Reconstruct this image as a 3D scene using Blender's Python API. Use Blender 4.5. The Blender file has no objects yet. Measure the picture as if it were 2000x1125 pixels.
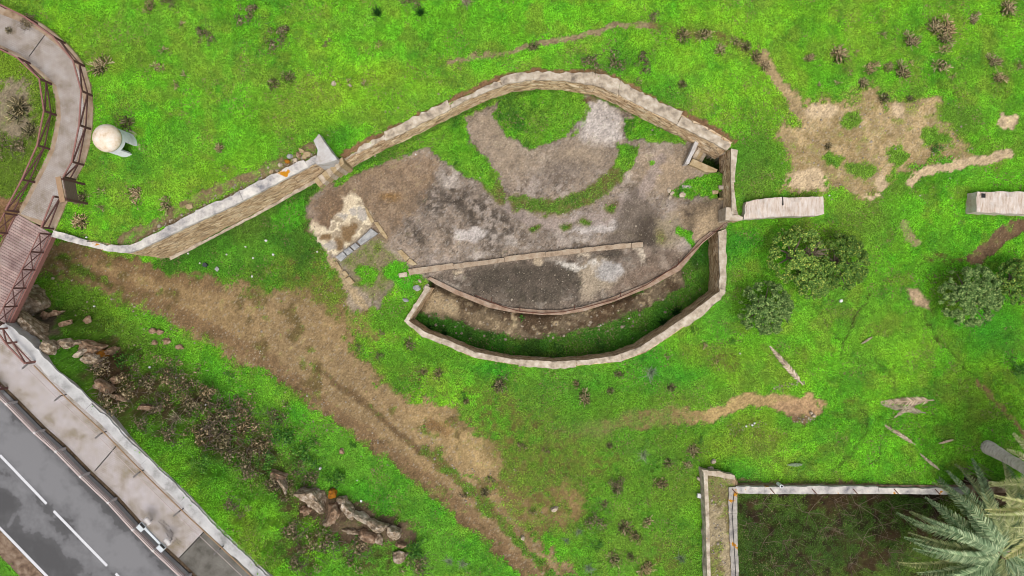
import bpy, bmesh, math, random
import numpy as np
from mathutils import Vector, Matrix, noise as mnoise
random.seed(7); RNG = np.random.default_rng(11)
scene = bpy.context.scene
COL = scene.collection
# ------------------------------------------------------------------ camera, light, exposure
H, F = 45.0, 1333.333            # drone height over the platform (m); focal length in 2000-px units
cam = bpy.data.objects.new('camera', bpy.data.cameras.new('camera')); COL.objects.link(cam)
cam.location = (0, 0, H); cam.rotation_euler = (0, 0, 0)
cam.data.sensor_width = 36; cam.data.lens = 24; cam.data.clip_end = 3000
scene.camera = cam
SUN_EL, SUN_AZ = math.radians(66), math.radians(165)      # azimuth from +Y towards +X (sun to the upper left)
w = bpy.data.worlds.new('World'); scene.world = w; w.use_nodes = True
nt = w.node_tree; bgn = nt.nodes['Background']
sky = nt.nodes.new('ShaderNodeTexSky'); sky.sky_type = 'NISHITA'; sky.sun_disc = False
sky.sun_elevation = SUN_EL; sky.sun_rotation = SUN_AZ; sky.air_density = 1.0; sky.dust_density = 4.0; sky.ozone_density = 0.6
hsv = nt.nodes.new('ShaderNodeHueSaturation'); hsv.inputs['Saturation'].default_value = 0.35   # overcast: greyer sky
nt.links.new(sky.outputs[0], hsv.inputs['Color']); nt.links.new(hsv.outputs[0], bgn.inputs[0])
bgn.inputs[1].default_value = 0.12
sun = bpy.data.objects.new('sun', bpy.data.lights.new('sun', 'SUN')); COL.objects.link(sun)
sun.data.energy = 1.5; sun.data.angle = math.radians(42); sun.data.color = (1, .965, .91)
sd = Vector((math.sin(SUN_AZ)*math.cos(SUN_EL), math.cos(SUN_AZ)*math.cos(SUN_EL), math.sin(SUN_EL)))
sun.rotation_euler = sd.to_track_quat('Z', 'Y').to_euler()
scene.view_settings.view_transform = 'Standard'; scene.view_settings.look = 'None'
scene.view_settings.exposure = 0.66; scene.view_settings.gamma = 1
try: scene.cycles.use_denoising = True; scene.cycles.denoising_input_passes = 'RGB_ALBEDO_NORMAL'; scene.cycles.denoising_prefilter = 'ACCURATE'; scene.cycles.filter_width = 1.0; scene.cycles.max_bounces = 6
except Exception: pass

# ------------------------------------------------------------------ helpers
def lin(r, g, b, k=0.62):
    f = lambda c: (c/12.92 if c <= .04045 else ((c+.055)/1.055)**2.4)
    return tuple(k*f(v/255.0) for v in (r, g, b))
def P(px, py, z=0.0):
    """survey point (2000x1125 orthophoto units) at height z -> world"""
    return Vector(((px-1000)*(H-z)/F, (562.5-py)*(H-z)/F, z))
def tag(o, label=None, cat=None, group=None, kind=None):
    if label: o['label'] = label
    if cat: o['category'] = cat
    if group: o['group'] = group
    if kind: o['kind'] = kind
    return o
def empty(name, loc, label, cat, group=None, rz=0):
    o = bpy.data.objects.new(name, None); COL.objects.link(o); o.location = loc; o.rotation_euler = (0, 0, rz)
    o.empty_display_size = .2
    return tag(o, label, cat, group)
class MB:
    def __init__(s): s.v = []; s.f = []
    def add(s, vs, fs):
        n = len(s.v); s.v += [tuple(v) for v in vs]; s.f += [tuple(i+n for i in f) for f in fs]
    def prism(s, pts, z0, z1):
        """pts: list of world xy (or Vector); z0/z1 numbers or lists"""
        n = len(pts)
        a = sum(pts[i][0]*pts[(i+1) % n][1]-pts[(i+1) % n][0]*pts[i][1] for i in range(n))
        if a < 0: pts = pts[::-1]
        s.add([(p[0], p[1], z0) for p in pts]+[(p[0], p[1], z1) for p in pts],
              [tuple(range(n-1, -1, -1)), tuple(range(n, 2*n))]+[(i, (i+1) % n, n+(i+1) % n, n+i) for i in range(n)])
    def bar(s, a, b, wd, ht, up=(0, 0, 1)):
        a, b = Vector(a), Vector(b); d = (b-a).normalized(); upv = Vector(up)
        if abs(d.dot(upv)) > .98: upv = Vector((0, 1, 0))
        x = d.cross(upv).normalized(); y = x.cross(d).normalized()
        q = [x*(-wd/2)+y*(-ht/2), x*(wd/2)+y*(-ht/2), x*(wd/2)+y*(ht/2), x*(-wd/2)+y*(ht/2)]
        s.add([a+k for k in q]+[b+k for k in q], [(0, 1, 2, 3)[::-1], (4, 5, 6, 7)]+[(i, (i+1) % 4, 4+(i+1) % 4, 4+i) for i in range(4)])
    def tube(s, pts, r, n=6, cap=True):
        pts = [Vector(p) for p in pts]; rs = r if isinstance(r, (list, tuple)) else [r]*len(pts)
        vs = []; fs = []
        for i, p in enumerate(pts):
            d = (pts[min(i+1, len(pts)-1)]-pts[max(i-1, 0)])
            d = d.normalized() if d.length > 1e-9 else Vector((0, 0, 1))
            ref = Vector((0, 0, 1)) if abs(d.z) < .9 else Vector((1, 0, 0))
            x = d.cross(ref).normalized(); y = x.cross(d)
            for k in range(n):
                t = 2*math.pi*k/n; vs.append(p+(x*math.cos(t)+y*math.sin(t))*rs[i])
        for i in range(len(pts)-1):
            for k in range(n): fs.append((i*n+k, i*n+(k+1) % n, (i+1)*n+(k+1) % n, (i+1)*n+k))
        if cap: fs += [tuple(range(n)), tuple(range((len(pts)-1)*n, len(pts)*n))[::-1]]
        s.add(vs, fs)
    def build(s, name, mat, parent=None, smooth=False, bevel=0):
        off = Vector((0, 0, 0)); p = parent
        while p is not None: off += p.location; p = p.parent
        me = bpy.data.meshes.new(name)
        me.from_pydata([(v[0]-off.x, v[1]-off.y, v[2]-off.z) for v in s.v], [], s.f)
        bm = bmesh.new(); bm.from_mesh(me)
        bmesh.ops.recalc_face_normals(bm, faces=bm.faces)
        if bevel: bmesh.ops.bevel(bm, geom=list(bm.edges), offset=bevel, segments=1, affect='EDGES', clamp_overlap=True)
        bm.to_mesh(me); bm.free()
        if smooth: me.polygons.foreach_set('use_smooth', [True]*len(me.polygons))
        if mat: me.materials.append(mat)
        o = bpy.data.objects.new(name, me); COL.objects.link(o)
        if parent: o.parent = parent
        return o
def np_mesh(name, V, Fq, mat, colors=None, domain='FACE', parent=None, smooth=False):
    """fast mesh: V (n,3), Fq (m,k) with k = 3 or 4"""
    V = np.asarray(V, dtype=np.float32); Fq = np.asarray(Fq, dtype=np.int32); k = Fq.shape[1]
    me = bpy.data.meshes.new(name); me.vertices.add(len(V)); me.vertices.foreach_set('co', V.ravel())
    me.loops.add(Fq.size); me.loops.foreach_set('vertex_index', Fq.ravel())
    me.polygons.add(len(Fq)); me.polygons.foreach_set('loop_start', np.arange(0, Fq.size, k, dtype=np.int32))
    me.polygons.foreach_set('loop_total', np.full(len(Fq), k, dtype=np.int32))
    if smooth: me.polygons.foreach_set('use_smooth', np.ones(len(Fq), dtype=bool))
    me.update(calc_edges=True)
    if colors is not None:
        a = me.attributes.new('Col', 'FLOAT_COLOR', domain)
        c = np.ones((len(colors), 4), dtype=np.float32); c[:, :3] = colors; a.data.foreach_set('color', c.ravel())
    if mat: me.materials.append(mat)
    o = bpy.data.objects.new(name, me); COL.objects.link(o)
    if parent: o.parent = parent
    return o
def copy_tree(o, parent=None):
    c = o.copy(); COL.objects.link(c)
    if parent: c.parent = parent
    for ch in list(o.children): copy_tree(ch, c)
    return c
# ------------------------------------------------------------------ numpy noise
_T = RNG.random((256, 256))
def vnoise(x, y):
    xi = np.floor(x).astype(int); yi = np.floor(y).astype(int); fx = x-xi; fy = y-yi
    fx = fx*fx*(3-2*fx); fy = fy*fy*(3-2*fy)
    g = lambda a, b: _T[a & 255, b & 255]
    return (g(xi, yi)*(1-fx)+g(xi+1, yi)*fx)*(1-fy)+(g(xi, yi+1)*(1-fx)+g(xi+1, yi+1)*fx)*fy
def fbm(x, y, s, o=4, seed=0):
    t = 0; a = 1; n = 0
    for k in range(o):
        t = t+a*vnoise(x*s+17.3*k+seed*31.7, y*s-9.1*k+seed*13.1); n += a; a *= .55; s *= 2.03
    return t/n                                     # 0..1, mean about .5
def sstep(a, b, x):
    t = np.clip((x-a)/(b-a), 0, 1); return t*t*(3-2*t)
def signed_dist(px, py, pts):
    """positive inside"""
    pts = np.asarray(pts, float); d = np.full(px.shape, 1e9); ins = np.zeros(px.shape, bool); n = len(pts)
    for i in range(n):
        ax, ay = pts[i]; bx, by = pts[(i+1) % n]; ex, ey = bx-ax, by-ay
        t = np.clip(((px-ax)*ex+(py-ay)*ey)/(ex*ex+ey*ey+1e-12), 0, 1)
        d = np.minimum(d, (px-ax-t*ex)**2+(py-ay-t*ey)**2)
        c = (ay > py) != (by > py)
        ins ^= c & (px < (bx-ax)*(py-ay)/((by-ay) if abs(by-ay) > 1e-12 else 1e-12)+ax)
    d = np.sqrt(d); return np.where(ins, d, -d)
def line_dist(px, py, pts):
    d = np.full(px.shape, 1e9)
    for (ax, ay), (bx, by) in zip(pts[:-1], pts[1:]):
        ex, ey = bx-ax, by-ay
        t = np.clip(((px-ax)*ex+(py-ay)*ey)/(ex*ex+ey*ey+1e-12), 0, 1)
        d = np.minimum(d, (px-ax-t*ex)**2+(py-ay-t*ey)**2)
    return np.sqrt(d)
# ------------------------------------------------------------------ materials
def nodes_of(name):
    m = bpy.data.materials.new(name); m.use_nodes = True
    return m, m.node_tree.nodes, m.node_tree.links, m.node_tree.nodes['Principled BSDF']
def ramp(n, l, src, stops):
    r = n.new('ShaderNodeValToRGB'); e = r.color_ramp.elements
    while len(e) < len(stops): e.new(.5)
    for i, (p, c) in enumerate(stops): e[i].position = p; e[i].color = (*c, 1)
    l.new(src, r.inputs[0]); return r.outputs[0]
def noise_n(n, l, vec, scale, detail=5, rough=.6):
    t = n.new('ShaderNodeTexNoise'); t.inputs['Scale'].default_value = scale; t.inputs['Detail'].default_value = detail
    t.inputs['Roughness'].default_value = rough
    if vec is not None: l.new(vec, t.inputs['Vector'])
    return t.outputs[0]
def mix(n, l, fac, a, b, mode='MIX'):
    m = n.new('ShaderNodeMix'); m.data_type = 'RGBA'; m.blend_type = mode
    for s, v in ((m.inputs[0], fac), (m.inputs[6], a), (m.inputs[7], b)):
        if hasattr(v, 'is_linked'): l.new(v, s)
        elif isinstance(v, tuple): s.default_value = (*v, 1)
        else: s.default_value = v
    return m.outputs[2]
def stone_mat(name, c1, c2, c3=None, scale=3.0, stretch=(1, 1, 1), rough=.9, bump=.35, island=.25, lichen=0, joints=0, fine=40):
    m, n, l, b = nodes_of(name)
    tc = n.new('ShaderNodeTexCoord'); mp = n.new('ShaderNodeMapping'); mp.inputs['Scale'].default_value = stretch
    l.new(tc.outputs['Object'], mp.inputs[0]); v = mp.outputs[0]
    n1 = noise_n(n, l, v, scale, 7, .65)
    stops = [(.30, c1), (.62, c2)] if c3 is None else [(.28, c1), (.48, c2), (.66, c3)]
    col = ramp(n, l, n1, stops)
    n2 = noise_n(n, l, v, fine, 4, .7)
    col = mix(n, l, .45, col, ramp(n, l, n2, [(.3, (.35, .35, .35)), (.7, (1, 1, 1))]), 'MULTIPLY')
    h = n2
    if joints:
        vo = n.new('ShaderNodeTexVoronoi'); vo.feature = 'DISTANCE_TO_EDGE'; vo.inputs['Scale'].default_value = joints
        l.new(v, vo.inputs['Vector'])
        j = ramp(n, l, vo.outputs['Distance'], [(.015, (.22, .17, .13)), (.06, (1, 1, 1))])
        vc = n.new('ShaderNodeTexVoronoi'); vc.inputs['Scale'].default_value = joints; l.new(v, vc.inputs['Vector'])
        hs = n.new('ShaderNodeSeparateColor'); l.new(vc.outputs['Color'], hs.inputs[0])
        col = mix(n, l, .7, col, ramp(n, l, hs.outputs[0], [(0, (.36, .30, .24)), (.3, (.85, .8, .72)), (1, (1.15, 1.12, 1.05))]), 'MULTIPLY')
        col = mix(n, l, .8, col, j, 'MULTIPLY')
    if island:
        g = n.new('ShaderNodeNewGeometry')
        col = mix(n, l, island, col, ramp(n, l, g.outputs['Random Per Island'], [(0, (.45, .45, .47)), (1, (1.2, 1.16, 1.1))]), 'MULTIPLY')
    if lichen:
        n3 = noise_n(n, l, tc.outputs['Object'], .8, 5, .65)
        col = mix(n, l, ramp(n, l, n3, [(lichen, (0, 0, 0)), (lichen+.025, (1, 1, 1))]), col, lin(205, 140, 25))
    l.new(col, b.inputs['Base Color']); b.inputs['Roughness'].default_value = rough
    b.inputs['Specular IOR Level'].default_value = .2
    bp = n.new('ShaderNodeBump'); bp.inputs['Strength'].default_value = bump; bp.inputs['Distance'].default_value = .06
    l.new(h, bp.inputs['Height']); l.new(bp.outputs[0], b.inputs['Normal'])
    return m
def leaf_mat(name, stops, transl=.35, rough=.6, attr=False, scale=1.2):
    m, n, l, b = nodes_of(name)
    if attr:
        a = n.new('ShaderNodeAttribute'); a.attribute_name = 'Col'; col = a.outputs['Color']
    else:
        g = n.new('ShaderNodeNewGeometry'); tc = n.new('ShaderNodeTexCoord')
        col = ramp(n, l, g.outputs['Random Per Island'], stops)
        nn = noise_n(n, l, tc.outputs['Object'], scale, 3)
        col = mix(n, l, .5, col, ramp(n, l, nn, [(.3, (.55, .55, .5)), (.7, (1.15, 1.15, 1.1))]), 'MULTIPLY')
        oi = n.new('ShaderNodeObjectInfo'); col = mix(n, l, .8, col, ramp(n, l, oi.outputs['Random'], [(0, (.66, .72, .56)), (.5, (1, 1, 1)), (1, (1.22, 1.12, .98))]), 'MULTIPLY')
    l.new(col, b.inputs['Base Color']); b.inputs['Roughness'].default_value = rough; b.inputs['Specular IOR Level'].default_value = .2
    if transl:
        t = n.new('ShaderNodeBsdfTranslucent'); l.new(col, t.inputs[0])
        ms = n.new('ShaderNodeMixShader'); ms.inputs[0].default_value = transl
        l.new(b.outputs[0], ms.inputs[1]); l.new(t.outputs[0], ms.inputs[2]); l.new(ms.outputs[0], n['Material Output'].inputs[0])
    return m
def plain_mat(name, c, rough=.7, metal=0, var=.3, scale=6):
    m, n, l, b = nodes_of(name); tc = n.new('ShaderNodeTexCoord')
    nn = noise_n(n, l, tc.outputs['Object'], scale, 6, .65)
    col = mix(n, l, var, c, ramp(n, l, nn, [(.3, (.45, .42, .4)), (.65, (1.1, 1.1, 1.1))]), 'MULTIPLY')
    l.new(col, b.inputs['Base Color']); b.inputs['Roughness'].default_value = rough; b.inputs['Metallic'].default_value = metal
    return m
M = {}
M['face'] = stone_mat('rubble_masonry', lin(138, 106, 76, .9), lin(214, 186, 150, .9), lin(236, 220, 194, .9), scale=1.8, stretch=(1, 1, 2.2), joints=2.2, island=0, bump=.5)
M['coping'] = stone_mat('coping_stone', lin(112, 112, 120, .8), lin(196, 190, 184, .8), lin(232, 226, 216, .8), scale=1.6, lichen=.61, island=.2)
M['coping_tan'] = stone_mat('coping_tan', lin(126, 114, 102, .7), lin(196, 180, 158, .72), lin(228, 216, 198, .74), scale=2.1, island=.15, lichen=.70)
M['pale'] = stone_mat('pale_limestone', lin(160, 140, 118), lin(214, 196, 172), lin(236, 222, 204), scale=2.5, island=.12)
M['marble'] = stone_mat('white_stone', lin(180, 168, 150), lin(216, 210, 205), lin(232, 230, 230), scale=2, lichen=.69, island=.1)
M['greystone'] = stone_mat('grey_stone', lin(130, 130, 132), lin(178, 178, 178), lin(205, 204, 200), scale=3, island=.2)
M['tanstone'] = stone_mat('tan_stone', lin(150, 125, 90), lin(196, 172, 132), lin(215, 196, 160), scale=3, island=.25)
M['kerb'] = stone_mat('concrete_kerb', lin(150, 128, 106), lin(196, 172, 146), lin(212, 196, 172), scale=2.5, island=.15)
M['kerb_pink'] = stone_mat('pink_concrete', lin(128, 104, 86), lin(182, 152, 128), lin(200, 180, 160), scale=2.2, island=.1)
M['rock'] = stone_mat('limestone_rock', lin(88, 72, 56, .8), lin(160, 140, 116, .85), lin(214, 200, 182, .9), scale=3.2, stretch=(1, 1, 1.5), bump=1.0, island=0, fine=18)
M['rock_brown'] = stone_mat('brown_rock', lin(88, 68, 52, .85), lin(150, 122, 98, .9), lin(196, 174, 150, .9), scale=2.6, bump=1.0, island=.2, fine=18, lichen=.70)
M['rock_orange'] = stone_mat('orange_lichen_rock', lin(110, 80, 50), lin(190, 120, 30), lin(215, 150, 40), scale=3, bump=.6, island=0)
M['pebble'] = stone_mat('pebble', lin(150, 135, 115), lin(205, 192, 172), scale=4, island=.5)
M['whitecoat'] = stone_mat('whitewash', lin(206, 202, 200, .9), lin(232, 232, 236, .92), lin(242, 244, 248, .92), scale=1.6, island=0, bump=.1)
M['rust'] = plain_mat('rusted_iron', lin(112, 66, 48), .85, .2, .5, 12)
M['rail'] = plain_mat('brown_wood_rail', lin(140, 96, 88, .8), .8, 0, .45, 5)
M['raildark'] = plain_mat('dark_wood_post', lin(98, 62, 58, .75), .8, 0, .4, 5)
M['boardwood'] = plain_mat('dark_board', lin(124, 100, 90, .75), .8, 0, .4, 8)
M['lightwood'] = plain_mat('light_wood', lin(176, 142, 108), .8, 0, .35, 6)
M['deck'] = stone_mat('deck_planks', lin(140, 112, 108), lin(188, 160, 154), lin(206, 184, 176), scale=1.4, island=.35, bump=.2, fine=25)
M['galv'] = plain_mat('galvanised_steel', lin(190, 184, 182, .9), .6, .0, .3, 8)
M['railgrey'] = plain_mat('painted_handrail', lin(186, 170, 166, .8), .7, .0, .4, 6)
M['whitemetal'] = plain_mat('white_metal', lin(212, 218, 222), .45, .1, .2, 5)
M['dark'] = plain_mat('dark_void', lin(26, 24, 22), .9, 0, .3, 5)
M['paint'] = plain_mat('road_paint', lin(226, 226, 230), .7, 0, .3, 9)
M['litter'] = plain_mat('litter', lin(235, 235, 232), .7, 0, .1)
M['bluebag'] = plain_mat('dark_bag', lin(36, 42, 52), .5, 0, .3)
M['twig'] = plain_mat('twig', lin(150, 132, 112), .9, 0, .4, 3); M['twigdark'] = plain_mat('twig_dark', lin(112, 98, 84), .9, 0, .5, 3); M['bracket'] = plain_mat('grey_bracket', lin(110, 104, 102), .7, 0, .3)
M['bark'] = stone_mat('palm_bark', lin(150, 136, 124, 1), lin(206, 192, 182, 1), lin(226, 214, 206, 1), scale=2.5, stretch=(1, 1, 3), island=0, bump=.3, fine=14)
M['clover'] = leaf_mat('clover', None, .42, attr=True)
M['thistle'] = leaf_mat('dry_thistle', [(0, lin(96, 84, 56, .8)), (.4, lin(178, 156, 120, .9)), (1, lin(226, 208, 174, .95))], .15)
M['greythistle'] = leaf_mat('grey_thistle', [(0, lin(66, 66, 40, .8)), (.5, lin(136, 124, 90, .85)), (1, lin(196, 182, 146, .85))], .15)
M['darkleaf'] = leaf_mat('dark_leaf', [(0, lin(34, 74, 24, .8)), (.6, lin(66, 122, 38, .95)), (1, lin(112, 156, 62, 1))], .25)
M['bushleaf'] = leaf_mat('bush_leaf', [(0, lin(44, 80, 28, .9)), (.5, lin(86, 130, 52, .9)), (1, lin(140, 170, 84, .9))], .25)
M['brownleaf'] = leaf_mat('brown_brush', [(0, lin(58, 56, 32, .8)), (.5, lin(112, 100, 72, .9)), (1, lin(176, 160, 134, .9))], .15)
M['mastic'] = leaf_mat('tree_leaf', [(0, lin(56, 92, 36, .9)), (.5, lin(104, 144, 60, .9)), (.85, lin(150, 180, 82, .9)), (1, lin(200, 204, 100, .9))], .2, scale=1.6)
M['mastic_pale'] = leaf_mat('tree_leaf_pale', [(0, lin(60, 94, 44, .9)), (.6, lin(114, 148, 76, .9)), (1, lin(176, 196, 122, .9))], .2, scale=1.6)
M['baseleaf'] = leaf_mat('dark_base_leaf', [(0, lin(40, 40, 22)), (1, lin(84, 84, 44))], .1)
M['silver'] = leaf_mat('silver_leaf', [(0, lin(110, 138, 98)), (1, lin(176, 192, 160))], .2)
M['tuft'] = leaf_mat('green_tuft', [(0, lin(28, 74, 26)), (1, lin(70, 130, 50))], .3)
M['palm'] = leaf_mat('palm_leaf', [(0, lin(84, 112, 78, 1)), (.5, lin(140, 164, 126, 1)), (1, lin(200, 212, 172, 1))], .3, scale=.5)
M['palm_tip'] = leaf_mat('palm_leaf_aged', [(0, lin(110, 126, 84, .9)), (.5, lin(156, 168, 116, .9)), (1, lin(204, 206, 156, .9))], .3, scale=.5)
M['palm_pale'] = leaf_mat('palm_leaf_pale', [(0, lin(150, 164, 98, .85)), (.5, lin(196, 198, 146, .85)), (1, lin(230, 224, 190, .85))], .3, scale=.5)
M['dryfrond'] = leaf_mat('dry_frond', [(0, lin(110, 96, 80, .7)), (.5, lin(176, 160, 140, .8)), (1, lin(220, 206, 186, .85))], .1)
M['yellowleaf'] = leaf_mat('yellow_leaf', [(0, lin(96, 90, 30)), (1, lin(176, 158, 60))], .3)
# ------------------------------------------------------------------ survey lines of the walls (px, py)
LW_B = [(104, 451), (162, 467), (201, 474), (234, 479), (263, 473), (299, 455), (325, 441), (370, 417), (440, 388), (497, 360), (552, 332), (615, 303)]
LW_F = [(99, 461), (157, 477), (202, 489), (236, 494), (256, 493), (306, 471), (330, 459), (363, 443), (450, 404), (500, 378), (560, 347), (624, 315)]
CW_B = [(669, 306), (720, 277), (750, 262), (775, 251), (820, 228), (870, 203), (925, 176), (960, 161), (1000, 148), (1050, 141), (1107, 143), (1172, 145), (1207, 157), (1247, 181), (1295, 205), (1345, 229), (1390, 251), (1432, 277)]
CW_F = [(672, 316), (722, 288), (752, 273), (778, 262), (824, 239), (874, 214), (928, 188), (964, 173), (1002, 161), (1050, 156), (1105, 158), (1166, 168), (1198, 181), (1238, 202), (1286, 227), (1336, 251), (1381, 273), (1420, 294)]
RW_B = [(1440, 292), (1434, 347), (1438, 398), (1446, 431)]
RW_F = [(1428, 290), (1428, 347), (1429, 395), (1428, 431)]
PIT_OUT = [(832, 559), (788, 627), (825, 657), (875, 677), (925, 699), (1000, 712), (1087, 718), (1150, 713), (1212, 707), (1262, 689), (1312, 656), (1367, 617), (1415, 574), (1418, 530), (1417, 447)]
PIT_IN = [(842, 562), (799, 626), (831, 648), (880, 667), (929, 688), (1001, 702), (1086, 707), (1148, 703), (1205, 694), (1251, 677), (1300, 645), (1354, 607), (1405, 569), (1407, 530), (1404, 452)]
ARC = [(834, 545), (850, 556), (888, 575), (925, 590), (955, 602), (1000, 611), (1059, 616), (1095, 616), (1140, 609), (1200, 590), (1270, 562), (1330, 528), (1372, 477), (1399, 454)]
ARC_IN = [(840, 541), (858, 549), (894, 567), (930, 581), (958, 592), (1001, 601), (1058, 606), (1092, 606), (1136, 599), (1195, 581), (1263, 553), (1322, 521), (1366, 469), (1388, 452)]
PATH_OUT = [(-60, -20), (0, 12), (37, 26), (72, 41), (86, 49), (108, 66), (130, 85), (150, 107), (166, 130), (176, 165), (182, 209), (180, 245), (175, 284), (166, 317), (150, 346), (133, 390), (122, 415), (106, 452)]
PATH_IN = [(-60, 66), (0, 97), (36, 114), (60, 134), (82, 150), (101, 166), (108, 196), (110, 228), (104, 262), (97, 292), (80, 328), (60, 366), (45, 395), (33, 420)]
KERB_OUT = [(10, 630), (50, 662), (87, 698), (107, 722), (140, 748), (175, 781), (212, 812), (245, 849), (291, 893), (326, 927), (371, 971), (411, 1013), (499, 1098), (560, 1157), (660, 1250)]
KERB_IN = [(-3, 641), (38, 676), (73, 711), (93, 734), (126, 763), (160, 795), (198, 828), (230, 862), (276, 908), (311, 943), (356, 987), (396, 1029), (483, 1112), (545, 1172), (640, 1262)]
ZP, ZR = 2.6, 2.55
lerp_p = lambda a, b: (a[0]*.5+b[0]*.5, a[1]*.5+b[1]*.5)
W2 = lambda pts, z: [tuple(P(a, b, z)[:2]) for a, b in pts]
# ------------------------------------------------------------------ terrain heights
LOW = [(60, 500, -2.2), (-80, 450, -2.3), (-300, 400, -2.3), (120, 520, -2.1), (200, 520, -2.0), (327, 500, -1.9), (300, 560, -1.6), (400, 470, -1.2), (500, 410, -.6), (500, 560, -.8), (612, 355, -.1), (640, 480, 0),
       (600, 650, -.2), (700, 700, 0), (800, 800, 0), (700, 350, .1), (900, 250, .15), (1100, 180, .15), (1300, 260, .15), (1400, 400, .15), (1000, 400, .12), (1000, 560, .1), (1200, 500, .1), (840, 540, .1),
       (900, 700, 0), (1100, 720, .1), (1300, 680, .1), (1420, 580, .15), (1420, 440, .25), (1600, 440, .5), (1800, 430, .6), (2000, 420, .7), (2150, 420, .7), (1600, 600, .3), (1900, 700, .4), (1500, 800, .2),
       (1800, 900, .5), (2100, 900, .6), (1380, 950, .2), (1380, 1120, .1), (1000, 900, 0), (1000, 1100, 0), (1200, 1000, .1), (1200, 1200, .1), (110, 712, 2.75), (62, 655, 2.3), (190, 787, 2.75), (300, 893, 2.75), (420, 1012, 2.75), (520, 1107, 2.75),
       (200, 690, .2), (300, 780, .5), (450, 900, .6), (600, 1030, .7), (700, 1110, .4), (200, 600, -1.6), (330, 640, -1.2), (450, 700, -.8), (560, 765, -.5), (640, 830, -.2), (800, 940, -.1), (150, 600, -1.5), (110, 560, -1.8), (100, 640, -.3), (60, 610, -.6), (700, 1250, .6)]
UPP = [(0, 20, 2.6), (200, 100, 2.75), (200, 300, 2.75), (140, 440, 2.62), (240, 470, 2.7), (450, 370, 2.72), (600, 300, 2.72), (640, 260, 2.5), (680, 290, 1.95), (800, 230, 1.8), (1000, 140, 1.8), (1150, 140, 1.8), (1300, 200, 1.75),
       (1430, 280, 1.55), (1440, 400, .95), (1500, 380, .85), (1700, 420, .58), (1900, 420, .65), (2000, 420, .7), (2150, 420, .7), (1500, 200, 1.4), (1700, 250, 1.2), (1900, 250, 1.2), (400, 100, 2.8), (800, 50, 2.3), (1200, 40, 2.1),
       (1600, 50, 1.8), (2000, 50, 1.7), (0, 250, 2.4), (40, 370, 2.4), (400, 300, 2.75), (-200, 200, 2.4), (2200, 0, 1.7), (1000, -150, 2.2), (0, -150, 2.6)]
def tps_fit(pts):
    w_ = np.array([P(a, b, z)[:] for a, b, z in pts]); X = w_[:, :2]; z = w_[:, 2]; n = len(X)
    r = np.sqrt(((X[:, None]-X[None])**2).sum(-1)); K = np.where(r > 0, r*r*np.log(r+1e-9), 0)+np.eye(n)*2.0
    Q = np.c_[np.ones(n), X]; A = np.block([[K, Q], [Q.T, np.zeros((3, 3))]])
    s = np.linalg.solve(A, np.r_[z, 0, 0, 0]); return X, s
def tps_eval(fit, x, y):
    X, s = fit; n = len(X); o = s[n]+s[n+1]*x+s[n+2]*y
    for i in range(n):
        r2 = (x-X[i, 0])**2+(y-X[i, 1])**2; o = o+s[i]*.5*r2*np.log(r2+1e-9)
    return o
STEP = .1
xs = np.arange(-38, 38.01, STEP); ys = np.arange(-24, 22.01, STEP)
def ext(a, f): return np.r_[a[0]-np.array(f[::-1], float), a, a[-1]+np.array(f, float)]
FAR = [2, 8, 25, 80, 300, 1200]
xs = ext(xs, FAR); ys = ext(ys, FAR)
GX, GY = np.meshgrid(xs, ys); EX = np.clip(GX, -38, 38); EY = np.clip(GY, -24, 22)
ZL = tps_eval(tps_fit(LOW), EX, EY); ZU = tps_eval(tps_fit(UPP), EX, EY)
bump = (fbm(GX, GY, .45, 3, 3)-.5)*.22+(fbm(GX, GY, 2.2, 2, 4)-.5)*.07
mid = lambda a, b, t=.5: [((1-t)*p[0]+t*q[0], (1-t)*p[1]+t*q[1]) for p, q in zip(a, b)]
U_POLY = W2([(-700, 80), (-400, 225), (-30, 392), (30, 420)]+mid(LW_B, LW_F), 3.0)+W2([(630, 310), (655, 306)], 2.8)+W2(mid(CW_B, CW_F), 2.0)+W2(mid(RW_B, RW_F), 1.7)+W2([(1470, 427), (1620, 427), (1900, 425), (2300, 425)], .6)+W2([(2300, -250), (-700, -250)], 2)
R_POLY = W2(mid(KERB_OUT, KERB_IN, .35)+[(660, 1500), (-900, 1500), (-900, 200), (-60, 598), (-10, 622)], ZR)
PIT_POLY = W2([lerp_p(a, b) for a, b in zip(ARC, ARC_IN)], .22)+W2(mid(PIT_OUT, PIT_IN), .2)[::-1]
ST_POLY = W2([(1353, 309), (1371, 281), (1414, 302), (1421, 312), (1423, 338), (1403, 333)], .4)
H2_POLY = W2([(1405, 372), (1424, 371), (1424, 386), (1403, 386)], .3)
CIS_POLY = W2([(1434, 958), (1880, 958), (2120, 958), (2120, 1330), (1434, 1330)], .85)
FILL_POLY = W2([(1379, 924), (1440, 933), (1445, 958), (1434, 958), (1434, 1330), (1386, 1330)], .85)
PATH_POLY = W2(PATH_OUT+PATH_IN[::-1], ZP)
pm = sstep(-1.6, -.1, signed_dist(EX, EY, PATH_POLY))
ZU = ZU*(1-pm)+(ZP-.04)*pm+bump*(1-pm)*.8
inE = sstep(-.5, 1.0, signed_dist(EX, EY, W2([(600, 400), (620, 360), (860, 225), (1000, 165), (1200, 190), (1420, 300), (1425, 440), (1330, 528), (1200, 590), (1060, 616), (925, 590), (830, 540), (760, 600), (690, 590)], .1)))
Z = ZL+bump*(1-.75*inE)
Z = np.where(signed_dist(EX, EY, U_POLY) > 0, ZU, Z)
Z = np.where(signed_dist(EX, EY, FILL_POLY) > 0, .82+bump*.4, Z)
sdp = signed_dist(EX, EY, PIT_POLY)
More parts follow.
